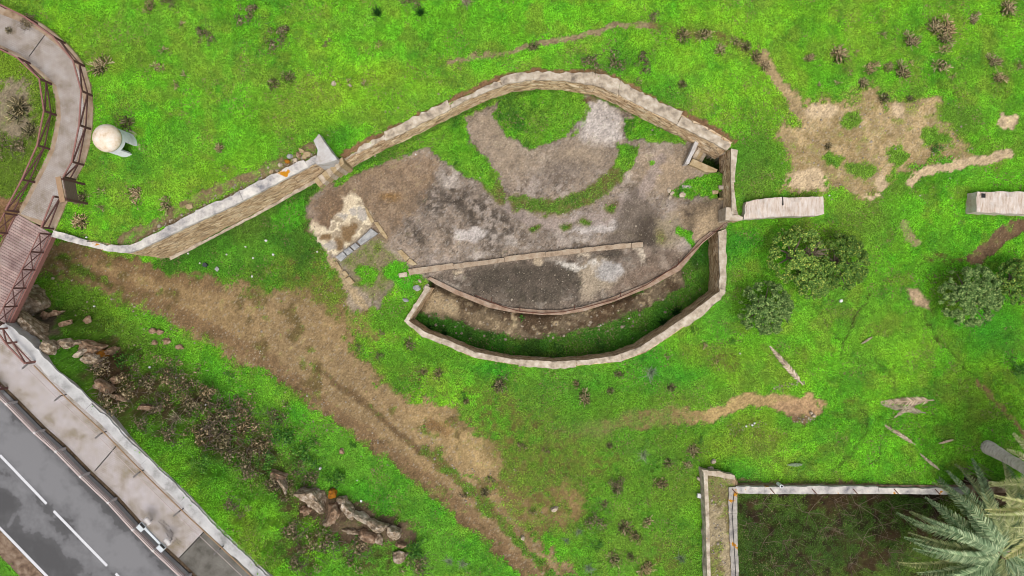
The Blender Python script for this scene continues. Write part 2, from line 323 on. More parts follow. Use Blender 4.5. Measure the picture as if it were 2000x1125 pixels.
apron = sstep(-.4, .3, signed_dist(EX, EY, W2([(840, 560), (955, 605), (1060, 620), (1200, 592), (1260, 575), (1240, 600), (1180, 625), (1100, 655), (1010, 668), (930, 640), (850, 610), (815, 618)], 0)))
Z = np.where(sdp > 0, -1.95+.6*apron+bump*1.2, Z)
Z = np.where(signed_dist(EX, EY, ST_POLY) > 0, -1.9+bump, Z)
Z = np.where(signed_dist(EX, EY, H2_POLY) > 0, -1.2, Z)
insC = signed_dist(EX, EY, CIS_POLY) > 0
Z = np.where(insC, -4.6+bump*3, Z)
insR = signed_dist(EX, EY, R_POLY) > 0
Z = np.where(insR, ZR-.06, Z)
far = np.maximum(np.abs(GX)-38, 0)+np.maximum(np.abs(GY+1)-23, 0)
PX = 1000+GX*F/(H-Z); PY = 562.5-GY*F/(H-Z)
# rocky bank gets rougher relief
bank = sstep(-30, 40, signed_dist(PX, PY, [(20, 620), (60, 560), (130, 590), (300, 660), (560, 790), (800, 960), (820, 1125), (520, 1125), (300, 905), (110, 720)]))*(~insR)
sdr = -signed_dist(EX, EY, R_POLY)
Z = Z+bank*((fbm(GX, GY, 1.1, 3, 8)-.5)*.7)*sstep(.3, 2.0, sdr)
Z = np.where((~insR) & (sdr < 3.0), np.minimum(Z, 2.84-.02*sdr), Z)
def hgt(x, y):
    x = np.asarray(x, float); y = np.asarray(y, float)
    i = np.clip(np.searchsorted(xs, x)-1, 0, len(xs)-2); j = np.clip(np.searchsorted(ys, y)-1, 0, len(ys)-2)
    tx = np.clip((x-xs[i])/(xs[i+1]-xs[i]), 0, 1); ty = np.clip((y-ys[j])/(ys[j+1]-ys[j]), 0, 1)
    return (Z[j, i]*(1-tx)+Z[j, i+1]*tx)*(1-ty)+(Z[j+1, i]*(1-tx)+Z[j+1, i+1]*tx)*ty
def G(px, py, dz=0.0):
    z = 0.5
    for _ in range(6):
        p = P(px, py, z); z = float(hgt(p.x, p.y))
    return P(px, py, z+dz) if dz else Vector((p.x, p.y, z))
# ------------------------------------------------------------------ ground cover survey: soil colour, grass density, grass colour
wx = PX+(fbm(GX, GY, .35, 3, 1)-.5)*46+(fbm(GX, GY, 2.1, 3, 2)-.5)*22
wy = PY+(fbm(GX, GY, .35, 3, 5)-.5)*46+(fbm(GX, GY, 2.1, 3, 6)-.5)*22
sx = PX+(fbm(GX, GY, 2.1, 3, 2)-.5)*16; sy = PY+(fbm(GX, GY, 2.1, 3, 6)-.5)*16
A3 = lambda c: np.array(c)
n_big = fbm(GX, GY, .16, 4, 21); n_mid = fbm(GX, GY, .6, 4, 22); n_fin = fbm(GX, GY, 2.6, 4, 23); n_vf = RNG.random(GX.shape)
S = np.empty(GX.shape+(3,)); S[:] = A3(lin(92, 84, 46))
KG = 1.12
GB, GYL, GD, GO = A3(lin(102, 183, 30, KG)), A3(lin(124, 188, 36, KG)), A3(lin(66, 154, 34, KG)), A3(lin(120, 150, 48, KG))
def lerp(a, b, t): return a+(b-a)*t[..., None]
GC = lerp(np.broadcast_to(GB, S.shape), GYL, sstep(.47, .62, n_big)*.8)
GC = lerp(GC, GD, sstep(.54, .72, n_mid)*.5)
GC = lerp(GC, GO, sstep(.50, .66, fbm(GX, GY, .9, 4, 24))*.6)
hue = sstep(.38, .62, fbm(GX, GY, 1.3, 4, 27)); GC = GC*(1+(hue-.5)[..., None]*np.array([.24, .08, .1])); GC = GC*(.90+.2*sstep(.3, .7, fbm(GX, GY, .45, 4, 28)))[..., None]
D = .98-.15*sstep(.55, .7, n_fin)
n_edge = fbm(GX, GY, 2.4, 4, 91)*.75+n_vf*.25
def rough_edge(m, a=1.0): return np.where((m > .01) & (m < .99), sstep(.16, .84, m+(n_edge-.5)*a*1.1), m)
def paint(m, soil=None, dens=None, grass=None):
    global S, D, GC
    if soil is not None: S = lerp(S, A3(lin(*soil)), m)
    if dens is not None: D = D+(dens-D)*m
    if grass is not None: GC = lerp(GC, A3(lin(*grass, KG)), m)
def poly(pts, soft=8, warp=1, op=1.0):
    a = np.asarray(pts, float); m = np.zeros(PX.shape); g = soft+60
    k = (PX > a[:, 0].min()-g) & (PX < a[:, 0].max()+g) & (PY > a[:, 1].min()-g) & (PY < a[:, 1].max()+g)
    X_, Y_ = ((wx, wy) if warp == 1 else (sx, sy) if warp == 2 else (PX, PY))
    m[k] = sstep(-soft*1.6, soft*1.6, signed_dist(X_[k], Y_[k], pts)); return (rough_edge(m) if warp == 1 else m)*op
def stroke(pts, wd, soft=4, warp=2, op=1.0):
    X_, Y_ = ((wx, wy) if warp == 1 else (sx, sy) if warp == 2 else (PX, PY)); m = np.zeros(PX.shape); a = np.asarray(pts, float); g = wd+soft+40
    k = (PX > a[:, 0].min()-g) & (PX < a[:, 0].max()+g) & (PY > a[:, 1].min()-g) & (PY < a[:, 1].max()+g)
    m[k] = 1-sstep(wd-soft, wd+soft, line_dist(X_[k], Y_[k], pts)); return (rough_edge(m, .8) if wd > 5 else m)*op
def blob(cx, cy, rx, ry, ang=0, soft=.5, warp=1, op=1.0):
    X_, Y_ = ((wx, wy) if warp == 1 else (sx, sy)); c, s = math.cos(math.radians(ang)), math.sin(math.radians(ang))
    u = ((X_-cx)*c+(Y_-cy)*s)/rx; v = (-(X_-cx)*s+(Y_-cy)*c)/ry; m = 1-sstep(1-soft, 1+soft, np.sqrt(u*u+v*v)); return (rough_edge(m, .7) if warp == 1 and soft < .75 else m)*op
# --- meadow tones
paint(poly([(-50, 60), (100, 165), (108, 230), (60, 370), (30, 420), (-50, 420)], 10), (120, 104, 78), .75, (96, 128, 36))
paint(blob(30, 225, 45, 60, 0, .6), (150, 136, 112), .25)
paint(blob(15, 425, 40, 40, 30, .4), (140, 108, 78), .05)
for b in [(60, 130, 200, 60), (400, 360, 120, 50), (600, 200, 110, 40), (760, 145, 90, 18)]: paint(blob(*b, -15, .9, op=.5), None, None, (130, 170, 36))
for b in [(170, 180, 14, 60), (280, 320, 30, 40), (660, 270, 25, 30), (1190, 130, 70, 25), (1290, 180, 50, 25), (1450, 320, 50, 45), (1230, 205, 30, 15)]: paint(blob(*b, 0, .8, op=.8), None, None, (44, 140, 24))  # deep green tones; the blobs by turret and pier hold their shade as colour
for b in [(1480, 300, 45, 70), (1460, 360, 40, 30), (1740, 370, 60, 25), (1690, 440, 70, 40)]: paint(blob(*b, 0, .8, op=.6), (110, 96, 60), .72, (84, 130, 36))
paint(stroke([(240, 470), (300, 445), (330, 420), (420, 375), (560, 315), (610, 292)], 13, 9, op=.8), (150, 128, 98), .2)
paint(stroke(LW_B[4:], 4, 4, 2), (130, 110, 84), .15)
paint(stroke(CW_B, 7, 5, 2), (140, 108, 78), .12)
paint(stroke([(600, 170), (660, 155), (740, 148), (800, 138), (880, 122)], 6, 6, 2, .7), (128, 116, 60), .55)
paint(stroke([(880, 122), (940, 108), (1000, 100), (1060, 86), (1110, 74), (1150, 66), (1200, 50), (1275, 49)], 6, 5, 2, .9), (164, 144, 112), .18)
paint(stroke([(1275, 49), (1340, 66), (1400, 70), (1445, 85), (1490, 125), (1520, 160)], 10, 7, 2, .75), (128, 108, 66), .35)
paint(sstep(.56, .66, fbm(GX, GY, .55, 4, 97))*(PY < 330)*.38*sstep(.4, .6, n_edge), (130, 112, 70), .6, (118, 150, 44))
paint(stroke([(1488, 122), (1520, 160), (1545, 195), (1565, 225)], 13, 9, 1, .9), (182, 158, 118), .08)
# --- straw and sand patches, right
straw = poly([(1495, 125), (1560, 195), (1640, 198), (1700, 172), (1740, 200), (1850, 190), (1850, 240), (1880, 275), (1890, 305), (1790, 330), (1725, 345), (1705, 385), (1675, 388), (1640, 375), (1620, 350), (1600, 388), (1518, 378), (1530, 330), (1520, 262), (1560, 222)], 24)*(.72+.28*sstep(.36, .56, fbm(GX, GY, 1.3, 4, 71)))
paint(straw, (196, 170, 126), .06, (150, 160, 70)); paint(straw*sstep(.5, .62, n_mid)*.7, (160, 136, 94), .2); paint(straw*(n_vf > .72)*.55, (112, 100, 62)); paint(straw*(n_vf < .2)*.5, (226, 206, 168))
for b in [(1668, 230, 24, 18), (1632, 318, 18, 14), (1745, 300, 16, 26), (1680, 330, 24, 18), (1880, 230, 40, 30), (1830, 280, 26, 18), (1800, 175, 22, 16)]: paint(blob(*b, 0, .6), None, .85, (96, 150, 40))
for b in [(1572, 355, 48, 24), (1976, 228, 22, 14), (1712, 360, 11, 22), (1700, 388, 24, 6), (1600, 215, 30, 14), (1760, 210, 12, 14)]: paint(blob(*b, 0, .45), (210, 186, 150), .02)
paint(stroke([(1775, 360), (1800, 335), (1850, 328), (1890, 315), (1935, 312), (1968, 300)], 9, 5, 2), (204, 180, 144), .04)
paint(stroke([(1765, 440), (1775, 465), (1790, 475)], 10, 8, 2, .8), (176, 158, 120), .2)
paint(stroke([(1998, 440), (1955, 460), (1925, 490), (1900, 505)], 15, 8, 2), (122, 98, 74), .15); paint(blob(1840, 505, 50, 12, 0, .7, op=.7), (120, 100, 62), .3)
paint(poly([(1765, 562), (1790, 563), (1820, 590), (1812, 607), (1790, 600)], 5, 2), (190, 164, 132), .02)
# --- worn lines across the lower right meadow
for l_, o_ in [([(1700, 575), (1670, 620), (1648, 670), (1640, 700)], .6), ([(1590, 592), (1612, 630), (1640, 665)], .5), ([(1805, 620), (1830, 665), (1868, 705), (1910, 745)], .6), ([(1705, 690), (1710, 710), (1745, 740), (1748, 765)], .5), ([(1680, 795), (1695, 815), (1690, 850), (1660, 890), (1625, 920)], .55), ([(1740, 820), (1722, 855), (1715, 900), (1680, 915)], .5)]:
    paint(stroke(l_, 2.5, 2.5, 2, o_), (60, 70, 24), .1, (40, 90, 20))
paint(stroke([(1905, 745), (1940, 775), (1970, 810), (2010, 860)], 6, 5, 2, .8), (158, 130, 88), .15)
paint(stroke([(1600, 785), (1660, 785), (1710, 783), (1830, 765), (1890, 745)], 5, 5, 2, .6), (140, 126, 60), .35)
paint(stroke([(1130, 838), (1200, 832), (1270, 818), (1350, 808), (1430, 800), (1520, 788), (1590, 778)], 14, 11, 1, .95), (190, 162, 112), .08, (150, 160, 90))
paint(blob(1565, 795, 48, 22, -10, .6), (188, 154, 116), .05); paint(blob(1565, 815, 30, 10, 0, .8, op=.8), (120, 98, 74), .2)
paint(blob(1130, 845, 60, 25, 0, .9, op=.8), (160, 160, 110), .5, (128, 160, 78))
for b in [(1500, 855, 60, 18), (1400, 700, 60, 25), (1560, 700, 30, 20), (1380, 870, 80, 30), (1460, 830, 40, 10), (1330, 950, 90, 40)]: paint(blob(*b, 0, .9, op=.6), (140, 116, 66), .6, (126, 150, 44))
for b in [(1300, 740, 80, 30), (1120, 760, 90, 30), (1400, 560, 30, 90), (1420, 480, 60, 30), (1240, 700, 40, 20), (1450, 925, 40, 20), (1930, 650, 60, 40), (930, 720, 60, 20), (1250, 880, 60, 25)]: paint(blob(*b, 0, .9, op=.75), None, None, (36, 156, 26))
# --- lower field: dirt track and worn ground
paint(poly([(330, 470), (600, 370), (650, 500), (700, 620), (620, 640), (500, 590), (330, 540)], 20, 1, .6), (110, 96, 56), .75, (70, 124, 30))
paint(poly([(560, 500), (650, 505), (700, 600), (720, 700), (800, 790), (960, 850), (1120, 850), (1160, 940), (1130, 1050), (1000, 1000), (880, 880), (640, 700), (540, 600)], 30, 1, .8), (150, 128, 84), .38, (110, 136, 44))
paint(poly([(900, 740), (1350, 760), (1370, 1125), (1150, 1125), (1000, 900)], 30, 1, .6), (120, 104, 62), .72, (82, 138, 30))
track = poly([(60, 478), (112, 470), (200, 492), (300, 520), (400, 546), (470, 558), (540, 560), (620, 580), (672, 640), (690, 690), (735, 745), (800, 775), (850, 785), (920, 830), (975, 885), (960, 935), (905, 925), (960, 965), (1010, 1010), (1075, 1070), (1140, 1135), (1040, 1135), (960, 1065), (870, 985), (760, 900), (640, 815), (560, 752), (450, 690), (330, 628), (200, 580), (120, 548), (40, 520)], 17)
paint(track, (158, 134, 98), .05); paint(track*sstep(.5, .7, n_big)*.5, (170, 142, 100))
paint(stroke([(60, 500), (150, 525), (260, 570), (400, 640), (520, 705), (640, 800), (760, 885), (900, 1000), (1040, 1130)], 17, 14, 2, .7), (128, 102, 74), .02)
paint(stroke([(60, 490), (200, 500), (300, 530), (420, 560)], 14, 10, 2, .6), (124, 98, 70), .02)
paint(blob(740, 640, 60, 40, 40, .9, op=.7), (166, 138, 92), .15); paint(blob(880, 850, 60, 30, 30, .9), (190, 162, 114), .02); paint(blob(925, 890, 34, 34, 0, .9), (194, 166, 118), .02); paint(track*sstep(.58, .72, fbm(GX, GY, .8, 4, 95)), (126, 108, 70), .28, (104, 136, 44)); paint(track*(n_vf > .9)*.5, (110, 88, 62)); paint(track*(n_vf < .05)*.6, (205, 190, 164))
paint(blob(860, 838, 26, 16, 20, .7, op=.7), (140, 108, 72), .02)
paint(stroke([(120, 505), (170, 535), (215, 555)], 7, 5, 2, .8), (96, 88, 46), .5, (60, 100, 24))
paint(stroke([(620, 720), (700, 780), (760, 830), (830, 890)], 6, 6, 2, .7), (100, 78, 52), .25, (70, 90, 30))
paint(stroke([(830, 890), (900, 955), (1000, 1040), (1080, 1125)], 11, 9, 1, .75), (110, 96, 52), .62, (84, 128, 38))
paint(poly([(560, 800), (640, 830), (760, 912), (880, 1010), (1010, 1130), (700, 1130), (560, 950)], 14, 1, .7), None, None, (60, 156, 26))
paint(blob(1030, 1000, 60, 30, 30, .8, op=.8), (158, 132, 92), .15); paint(blob(1100, 990, 30, 40, 0, .8, op=.8), (168, 140, 96), .15)
for b in [(770, 620, 40, 30), (770, 700, 30, 20), (790, 740, 40, 30), (840, 700, 50, 20), (720, 540, 20, 22), (640, 530, 60, 25)]: paint(blob(*b, 0, .7, op=.85), (112, 104, 52), .8, (84, 150, 28))
for b in [(1010, 880, 90, 50), (1120, 920, 70, 40), (1060, 1000, 80, 50), (950, 780, 60, 30), (1180, 900, 60, 30), (840, 740, 50, 25), (1300, 1080, 50, 40), (1010, 820, 60, 30), (1480, 880, 70, 22), (1420, 700, 60, 16)]: paint(blob(*b, 20, .9, op=.8)*sstep(.36, .6, n_edge), (118, 104, 58), .45, (112, 140, 48))
paint(poly([(440, 500), (560, 440), (625, 470), (660, 520), (690, 590), (600, 590), (500, 560)], 24, 1, .75)*sstep(.36, .6, n_edge), (134, 114, 68), .6, (112, 136, 46))
# --- bank between footway and track
paint(poly([(50, 620), (110, 600), (250, 640), (420, 720), (520, 800), (600, 930), (540, 1000), (420, 930), (250, 860), (120, 720)], 25, 1, .55), (84, 66, 44), .62, (40, 122, 24))
for b in [(200, 745, 50, 40), (230, 800, 40, 50), (330, 800, 40, 40), (440, 830, 60, 40), (530, 880, 60, 40), (560, 960, 40, 30), (620, 1000, 60, 40), (700, 1060, 90, 40), (580, 1080, 60, 40)]: paint(blob(*b, 30, .9, op=.9)*sstep(.34, .58, n_edge), (98, 80, 56), .3, (52, 96, 26))
paint(poly([(585, 955), (635, 940), (700, 980), (745, 1005), (795, 1030), (805, 1070), (700, 1065), (620, 1025)], 14, 1, .9), (112, 94, 76), .16, (70, 110, 30)); paint(poly([(165, 670), (225, 670), (245, 720), (240, 790), (200, 790), (180, 730)], 14, 1, .8), (104, 82, 60), .25, (50, 90, 24)); paint(poly([(35, 600), (60, 560), (110, 590), (120, 660), (100, 690)], 10, 1, .9), (128, 114, 96), .12)
paint(poly([(240, 700), (420, 740), (560, 850), (580, 940), (430, 900), (300, 830), (220, 800)], 30, 1, .8)*sstep(.38, .54, n_mid*.6+n_edge*.4), (88, 72, 50), .38, (40, 84, 24))
for b in [(80, 690, 30, 50), (140, 700, 40, 30), (300, 640, 90, 30), (440, 730, 90, 40), (430, 960, 40, 50), (560, 860, 40, 30)]: paint(blob(*b, 40, .8, op=.6), None, .95, (72, 170, 24))
paint(blob(130, 590, 60, 40, 30, .8, op=.7), (60, 56, 30), .8, (36, 96, 20))
# --- lush grass below the retaining wall; wall shade painted into its dark green
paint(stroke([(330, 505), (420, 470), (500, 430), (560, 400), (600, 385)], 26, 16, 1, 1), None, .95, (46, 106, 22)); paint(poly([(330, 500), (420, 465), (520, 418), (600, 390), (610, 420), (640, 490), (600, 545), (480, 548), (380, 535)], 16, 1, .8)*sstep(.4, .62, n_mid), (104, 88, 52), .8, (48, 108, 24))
paint(blob(560, 420, 40, 28, -20, .6), None, .95, (70, 160, 24)); paint(blob(450, 500, 90, 30, -15, .8), None, .9, (64, 146, 26))
# --- gun platform
E = poly([(596, 410), (616, 372), (665, 350), (740, 318), (820, 290), (880, 250), (960, 205), (1000, 175), (1100, 168), (1200, 185), (1300, 235), (1385, 275), (1425, 300), (1425, 440), (1400, 456), (1372, 478), (1330, 530), (1200, 590), (1060, 618), (960, 604), (836, 548), (780, 535), (740, 600), (700, 600), (650, 510)], 5, 2)
paint(E, (150, 135, 121), .02, (104, 140, 50))
paint(E*sstep(.48, .66, n_mid), (170, 152, 134)); paint(E*sstep(.56, .72, fbm(GX, GY, 1.4, 5, 31))*.8, (116, 102, 88))
paint(E*(n_vf > .85)*.5, (100, 90, 80)); paint(E*(n_vf < .12)*.5, (204, 194, 184))
crk = (np.abs(fbm(GX, GY, .8, 4, 81)-.5) < .007)|(np.abs(fbm(GX, GY, .7, 4, 83)-.52) < .006); paint(E*crk*.7, (84, 74, 64)); paint(E*sstep(.6, .66, fbm(GX, GY, 1.1, 5, 85))*.6, (186, 172, 160))
paint(poly([(600, 400), (640, 350), (760, 300), (850, 300), (840, 380), (760, 480), (690, 440)], 16, 1, .8), (146, 123, 98), .03)
for b in [(1000, 470, 40, 12), (930, 500, 40, 10), (1130, 470, 60, 10), (1040, 300, 40, 26), (1230, 330, 20, 30), (880, 350, 20, 24)]: paint(E*blob(*b, 10, .8, 2)*sstep(.45, .6, fbm(GX, GY, 2.3, 4, 35)), (192, 180, 168))
for b in [(1060, 290, 30, 14), (1090, 320, 36, 16), (1000, 500, 50, 8), (1200, 430, 40, 18), (790, 430, 20, 20)]: paint(E*blob(*b, 10, .8, 2)*sstep(.45, .58, fbm(GX, GY, 2.7, 4, 36))*(n_vf > .3), (104, 94, 84))
paint(blob(765, 380, 22, 14, 0, .8, op=.8), (150, 116, 70)); paint(blob(650, 420, 45, 35, 0, .8), (134, 110, 87), .02)
for b in [(835, 395, 22, 18), (880, 385, 30, 22), (940, 420, 40, 30), (860, 410, 16, 10), (810, 460, 25, 18), (880, 455, 14, 10), (960, 470, 25, 18), (920, 400, 30, 16), (985, 440, 40, 18)]: paint(blob(*b, 30, .9, 2)*sstep(.42, .56, fbm(GX, GY, 2.6, 4, 33))*(.55+.45*(n_vf > .35)), (84, 75, 66))
for b in [(1180, 245, 42, 36), (1165, 215, 14, 30), (1200, 270, 20, 20), (920, 450, 25, 14), (1150, 445, 60, 14)]: paint(blob(*b, 0, .7), (198, 188, 180), .03)
for b in [(960, 250, 40, 30), (1010, 300, 60, 40), (1130, 310, 60, 40)]: paint(blob(*b, 0, .8, op=.8), (168, 150, 128), .02)
paint(blob(1100, 340, 40, 22, 0, .8, op=.6), (124, 112, 102)); paint(blob(1290, 330, 70, 40, 0, .8, op=.8), (178, 156, 128), .05)
ring = stroke([(945, 330), (975, 390), (1040, 432), (1100, 440), (1180, 425), (1250, 380), (1290, 310)], 12, 8, 2); paint(ring*.8, (166, 150, 140), .02)
paint(stroke([(1010, 395), (1060, 406), (1110, 400), (1160, 378), (1200, 345), (1212, 325)], 16, 10, 2, .9), (120, 110, 60), .6, (84, 128, 40))
paint(stroke([(920, 300), (945, 340), (975, 385)], 14, 10, 2, .9), (116, 104, 56), .5, (84, 120, 40))
for b in [(1045, 445, 10, 7), (1110, 443, 12, 7), (1142, 436, 13, 9), (1195, 405, 12, 12), (1205, 455, 8, 5), (1230, 455, 14, 7)]: paint(blob(*b, 0, .7, 2), (110, 96, 54), .55, (70, 120, 30))
# concrete lobes with black lichen on the right
paint(poly([(1215, 400), (1240, 365), (1270, 400), (1285, 440), (1290, 490), (1270, 500), (1180, 470), (1205, 440)], 6, 2, .9), (122, 110, 98), .02)
paint(blob(1268, 455, 26, 42, 15, .5, 2)*(.55+.45*sstep(.35, .6, n_fin)), (86, 76, 66), .02)
paint(poly([(1295, 440), (1330, 405), (1410, 385), (1412, 440), (1370, 470), (1340, 465), (1325, 420)], 6, 2), (178, 156, 126), .02)
paint(poly([(1328, 410), (1370, 392), (1405, 388), (1365, 420), (1345, 460), (1335, 440)], 7, 2)*(.5+.5*sstep(.35, .6, n_fin)), (92, 80, 68), .02)
paint(poly([(1282, 430), (1320, 420), (1338, 465), (1318, 475), (1300, 485), (1280, 470)], 6, 2, .9), (156, 142, 118), .12, (130, 140, 70))
paint(blob(1290, 462, 10, 12, 0, .7, 2), (140, 130, 90), .4); paint(stroke([(1328, 448), (1345, 465), (1352, 478)], 7, 4, 2), None, .95, (84, 170, 20))
# crescent apron in front of the kerb line
cres = poly([(838, 545), (900, 520), (1000, 508), (1150, 490), (1255, 480), (1330, 490), (1360, 490), (1330, 528), (1200, 588), (1060, 614), (950, 600), (880, 572)], 3, 3)
paint(cres, (138, 124, 110), .0); paint(cres*sstep(.45, .62, fbm(GX, GY, 1.2, 5, 41)), (146, 130, 116)); paint(cres*sstep(.55, .68, fbm(GX, GY, 2.2, 5, 42))*.8, (94, 85, 76)); paint(cres*sstep(.6, .66, fbm(GX, GY, 2.0, 5, 43))*.7, (176, 164, 150)); paint(cres*(n_vf > .85)*.5, (90, 82, 74))
for b in [(945, 550, 40, 26), (1000, 540, 60, 26), (1110, 545, 40, 30), (1060, 530, 60, 20), (1190, 500, 40, 10), (1040, 575, 60, 20)]: paint(cres*blob(*b, 0, .6, 2)*(.6+.4*sstep(.4, .6, n_fin)), (86, 78, 68))
paint(cres*blob(1165, 540, 45, 36, 0, .5), (176, 160, 138)); paint(cres*blob(1190, 530, 26, 24, 0, .5), (180, 174, 168)); paint(cres*blob(1125, 515, 36, 12, 0, .7)*sstep(.45, .55, n_fin), (206, 198, 186))
paint(cres*blob(1140, 498, 14, 6, 0, .3, 2), (204, 188, 166)); paint(cres*blob(1053, 510, 9, 7, 0, .3, 2), (196, 178, 152)); paint(cres*blob(893, 531, 10, 5, 0, .3, 2), (200, 182, 156))
paint(stroke([(1240, 485), (1252, 495), (1258, 508)], 4, 2, 2), (204, 190, 170)); paint(cres*blob(1270, 540, 80, 30, -30, .8, op=.6), (140, 118, 100))
# flagged area and sandy ground by the kerb
FLAG = [(668, 384), (690, 376), (706, 392), (712, 402), (727, 440), (700, 462), (662, 498), (642, 494), (622, 470), (606, 442), (612, 435), (636, 452), (655, 420), (672, 408)]
fm = poly(FLAG, 2.5, 2); paint(fm, (226, 208, 178), 0)
vp = RNG.random((70, 2))*np.array([140, 140])+np.array([595, 370]); d1 = np.full(PX.shape, 1e9); d2 = d1.copy(); idx = np.zeros(PX.shape, int); kf = fm > 0
for i_, (a_, b_) in enumerate(vp):
    u = (sx[kf]-a_)*.82+(sy[kf]-b_)*.57; v = -(sx[kf]-a_)*.57+(sy[kf]-b_)*.82; d = np.sqrt((u/1.3)**2+v*v)
    x1 = d1[kf]; x2 = d2[kf]; ii = idx[kf]; c = d < x1; x2 = np.where(c, x1, np.minimum(x2, d)); ii = np.where(c, i_, ii); x1 = np.where(c, d, x1); d1[kf] = x1; d2[kf] = x2; idx[kf] = ii
tone = RNG.random(70)[idx]; paint(fm*(tone > .55)*.9, (176, 160, 136)); paint(fm*(tone < .25)*.9, (190, 182, 172)); paint(fm*(1-sstep(.8, 2.4, d2-d1)), (246, 230, 198))
for b in [(676, 454, 13, 17), (690, 448, 8, 10), (662, 476, 10, 13), (636, 462, 10, 8)]: paint(fm*blob(*b, 0, .35, 2), (140, 114, 82))
paint(poly([(668, 512), (738, 462), (790, 515), (760, 560), (730, 590), (700, 580)], 6, 2, .9), (150, 138, 104), .42, (112, 132, 56))
paint(blob(722, 542, 20, 18, 0, .5), None, .95, (92, 170, 24)); paint(blob(780, 535, 22, 18, -20, .5), None, .95, (84, 180, 20)); paint(blob(800, 548, 30, 12, 0, .5), None, .95, (70, 170, 20))
paint(blob(700, 590, 20, 24, 0, .6), (168, 152, 130), .1)
for p_ in ([(645, 505), (672, 545), (690, 575), (715, 600)],): paint(stroke(p_, 7, 5, 2, .9), (186, 164, 128), .1)
# green lawns inside the emplacement
for pts_ in [[(962, 222), (975, 195), (1010, 178), (1060, 170), (1110, 172), (1147, 190), (1140, 228), (1100, 270), (1035, 292), (990, 262)],
             [(835, 288), (868, 262), (902, 232), (912, 262), (918, 285), (942, 302), (972, 345), (962, 368), (935, 352), (905, 342), (880, 322), (850, 302)],
             [(1216, 236), (1240, 226), (1290, 238), (1345, 264), (1338, 280), (1270, 276), (1225, 270)], [(1208, 285), (1252, 283), (1241, 315), (1216, 336), (1202, 326)],
             [(1308, 378), (1345, 346), (1380, 340), (1418, 334), (1420, 372), (1402, 386), (1330, 386)], [(650, 352), (700, 318), (800, 268), (868, 232), (900, 215), (905, 240), (860, 268), (800, 300), (720, 330), (655, 365)]]:
    pm_ = poly(pts_, 5, 2); pm_ = np.where((pm_ > .02) & (pm_ < .98), rough_edge(pm_, .8), pm_); paint(pm_, (70, 74, 30), 1.0, (84, 164, 24)); paint(pm_*sstep(.46, .62, n_mid), None, None, (48, 120, 20)); paint(pm_*sstep(.5, .6, n_edge)*.5, None, None, (120, 176, 40))
paint(stroke([(655, 345), (720, 312), (800, 272), (880, 232), (960, 192), (1050, 172), (1150, 176), (1250, 222), (1340, 265)], 7, 5, 2, .8), (90, 80, 44), .75, (36, 104, 20))  # shade at the wall foot put into the grass colour, with lusher plants
paint(stroke([(1140, 200), (1150, 215), (1140, 240), (1120, 262)], 5, 4, 2, .6), None, .9, (110, 176, 24)); paint(blob(1152, 190, 16, 10, 0, .6, op=.8), (110, 88, 62), .2)
paint(blob(1275, 316, 6, 5, 0, .5, 2), None, .9, (90, 170, 24)); paint(blob(1340, 365, 12, 5, 0, .4, 2), (196, 186, 178), 0)
# --- pit floor
pit = sstep(-.05, .1, sdp)
paint(pit, (92, 78, 56), .96, (46, 124, 24)); paint(pit*sstep(.5, .62, n_mid), None, None, (30, 92, 18))
ap = pit*poly([(836, 552), (1000, 600), (1120, 610), (1260, 565), (1330, 520), (1340, 560), (1240, 610), (1170, 640), (1100, 655), (1030, 665), (960, 652), (880, 622), (806, 612)], 7, 2)
paint(ap, (124, 110, 90), .03); paint(ap*sstep(.5, .62, fbm(GX, GY, 1.1, 5, 51)), (96, 80, 62)); paint(ap*blob(860, 595, 45, 24, 20, .7), (176, 156, 124)); paint(ap*blob(950, 625, 60, 20, 20, .7, op=.7), (140, 122, 96))
paint(ap*sstep(.62, .7, fbm(GX, GY, 3.0, 3, 52)), (176, 158, 128)); paint(ap*blob(1180, 620, 60, 22, -20, .8, op=.7), (92, 72, 54)); paint(pit*blob(1250, 640, 50, 30, 0, .8, op=.6), (80, 66, 46), .5)
paint((signed_dist(EX, EY, ST_POLY) > 0)*1.0, (58, 60, 34), .8, (34, 76, 24))
# --- cistern: leaf litter floor, grown-over rim
ci = insC*1.0; paint(ci, (56, 45, 32), .22+.4*sstep(.45, .6, fbm(GX, GY, .5, 4, 111)), (48, 88, 28)); paint(ci*sstep(.5, .62, n_mid), (74, 60, 40)); paint(ci*blob(1560, 1080, 90, 60, 0, .8), None, .5); paint(ci*blob(1690, 1040, 60, 40, 0, .8), None, .45); paint(ci*sstep(.56, .64, n_big), None, .45)
fi = (signed_dist(EX, EY, FILL_POLY) > 0)*1.0; paint(fi, (172, 156, 124), .1, (120, 150, 50)); paint(fi*blob(1410, 955, 24, 26, 0, .6), (124, 116, 66), .55, (116, 150, 50)); paint(fi*sstep(.5, .6, n_mid), (138, 124, 88), .3)
paint(stroke([(1440, 942), (1510, 950), (1600, 948), (1700, 950), (1760, 955)], 8, 6, 2, .8), (170, 142, 110), .3)
paint(blob(1930, 955, 70, 22, 0, .5), (72, 56, 44), .02)
# --- road side
rd = insR*1.0; paint(rd, (110, 92, 74), 0)
vg = rd*poly([(-60, 1030), (0, 1085), (48, 1130), (-60, 1300), (-300, 1300), (-300, 900)], 5, 2); paint(vg, None, .95, (74, 160, 30))
und = rd*0
paint(sstep(-.15, .1, signed_dist(EX, EY, PATH_POLY))*(signed_dist(EX, EY, U_POLY) > 0), (150, 126, 98), 0)
D = np.clip(D, 0, 1)*(far < 30)+.9*(far >= 30)
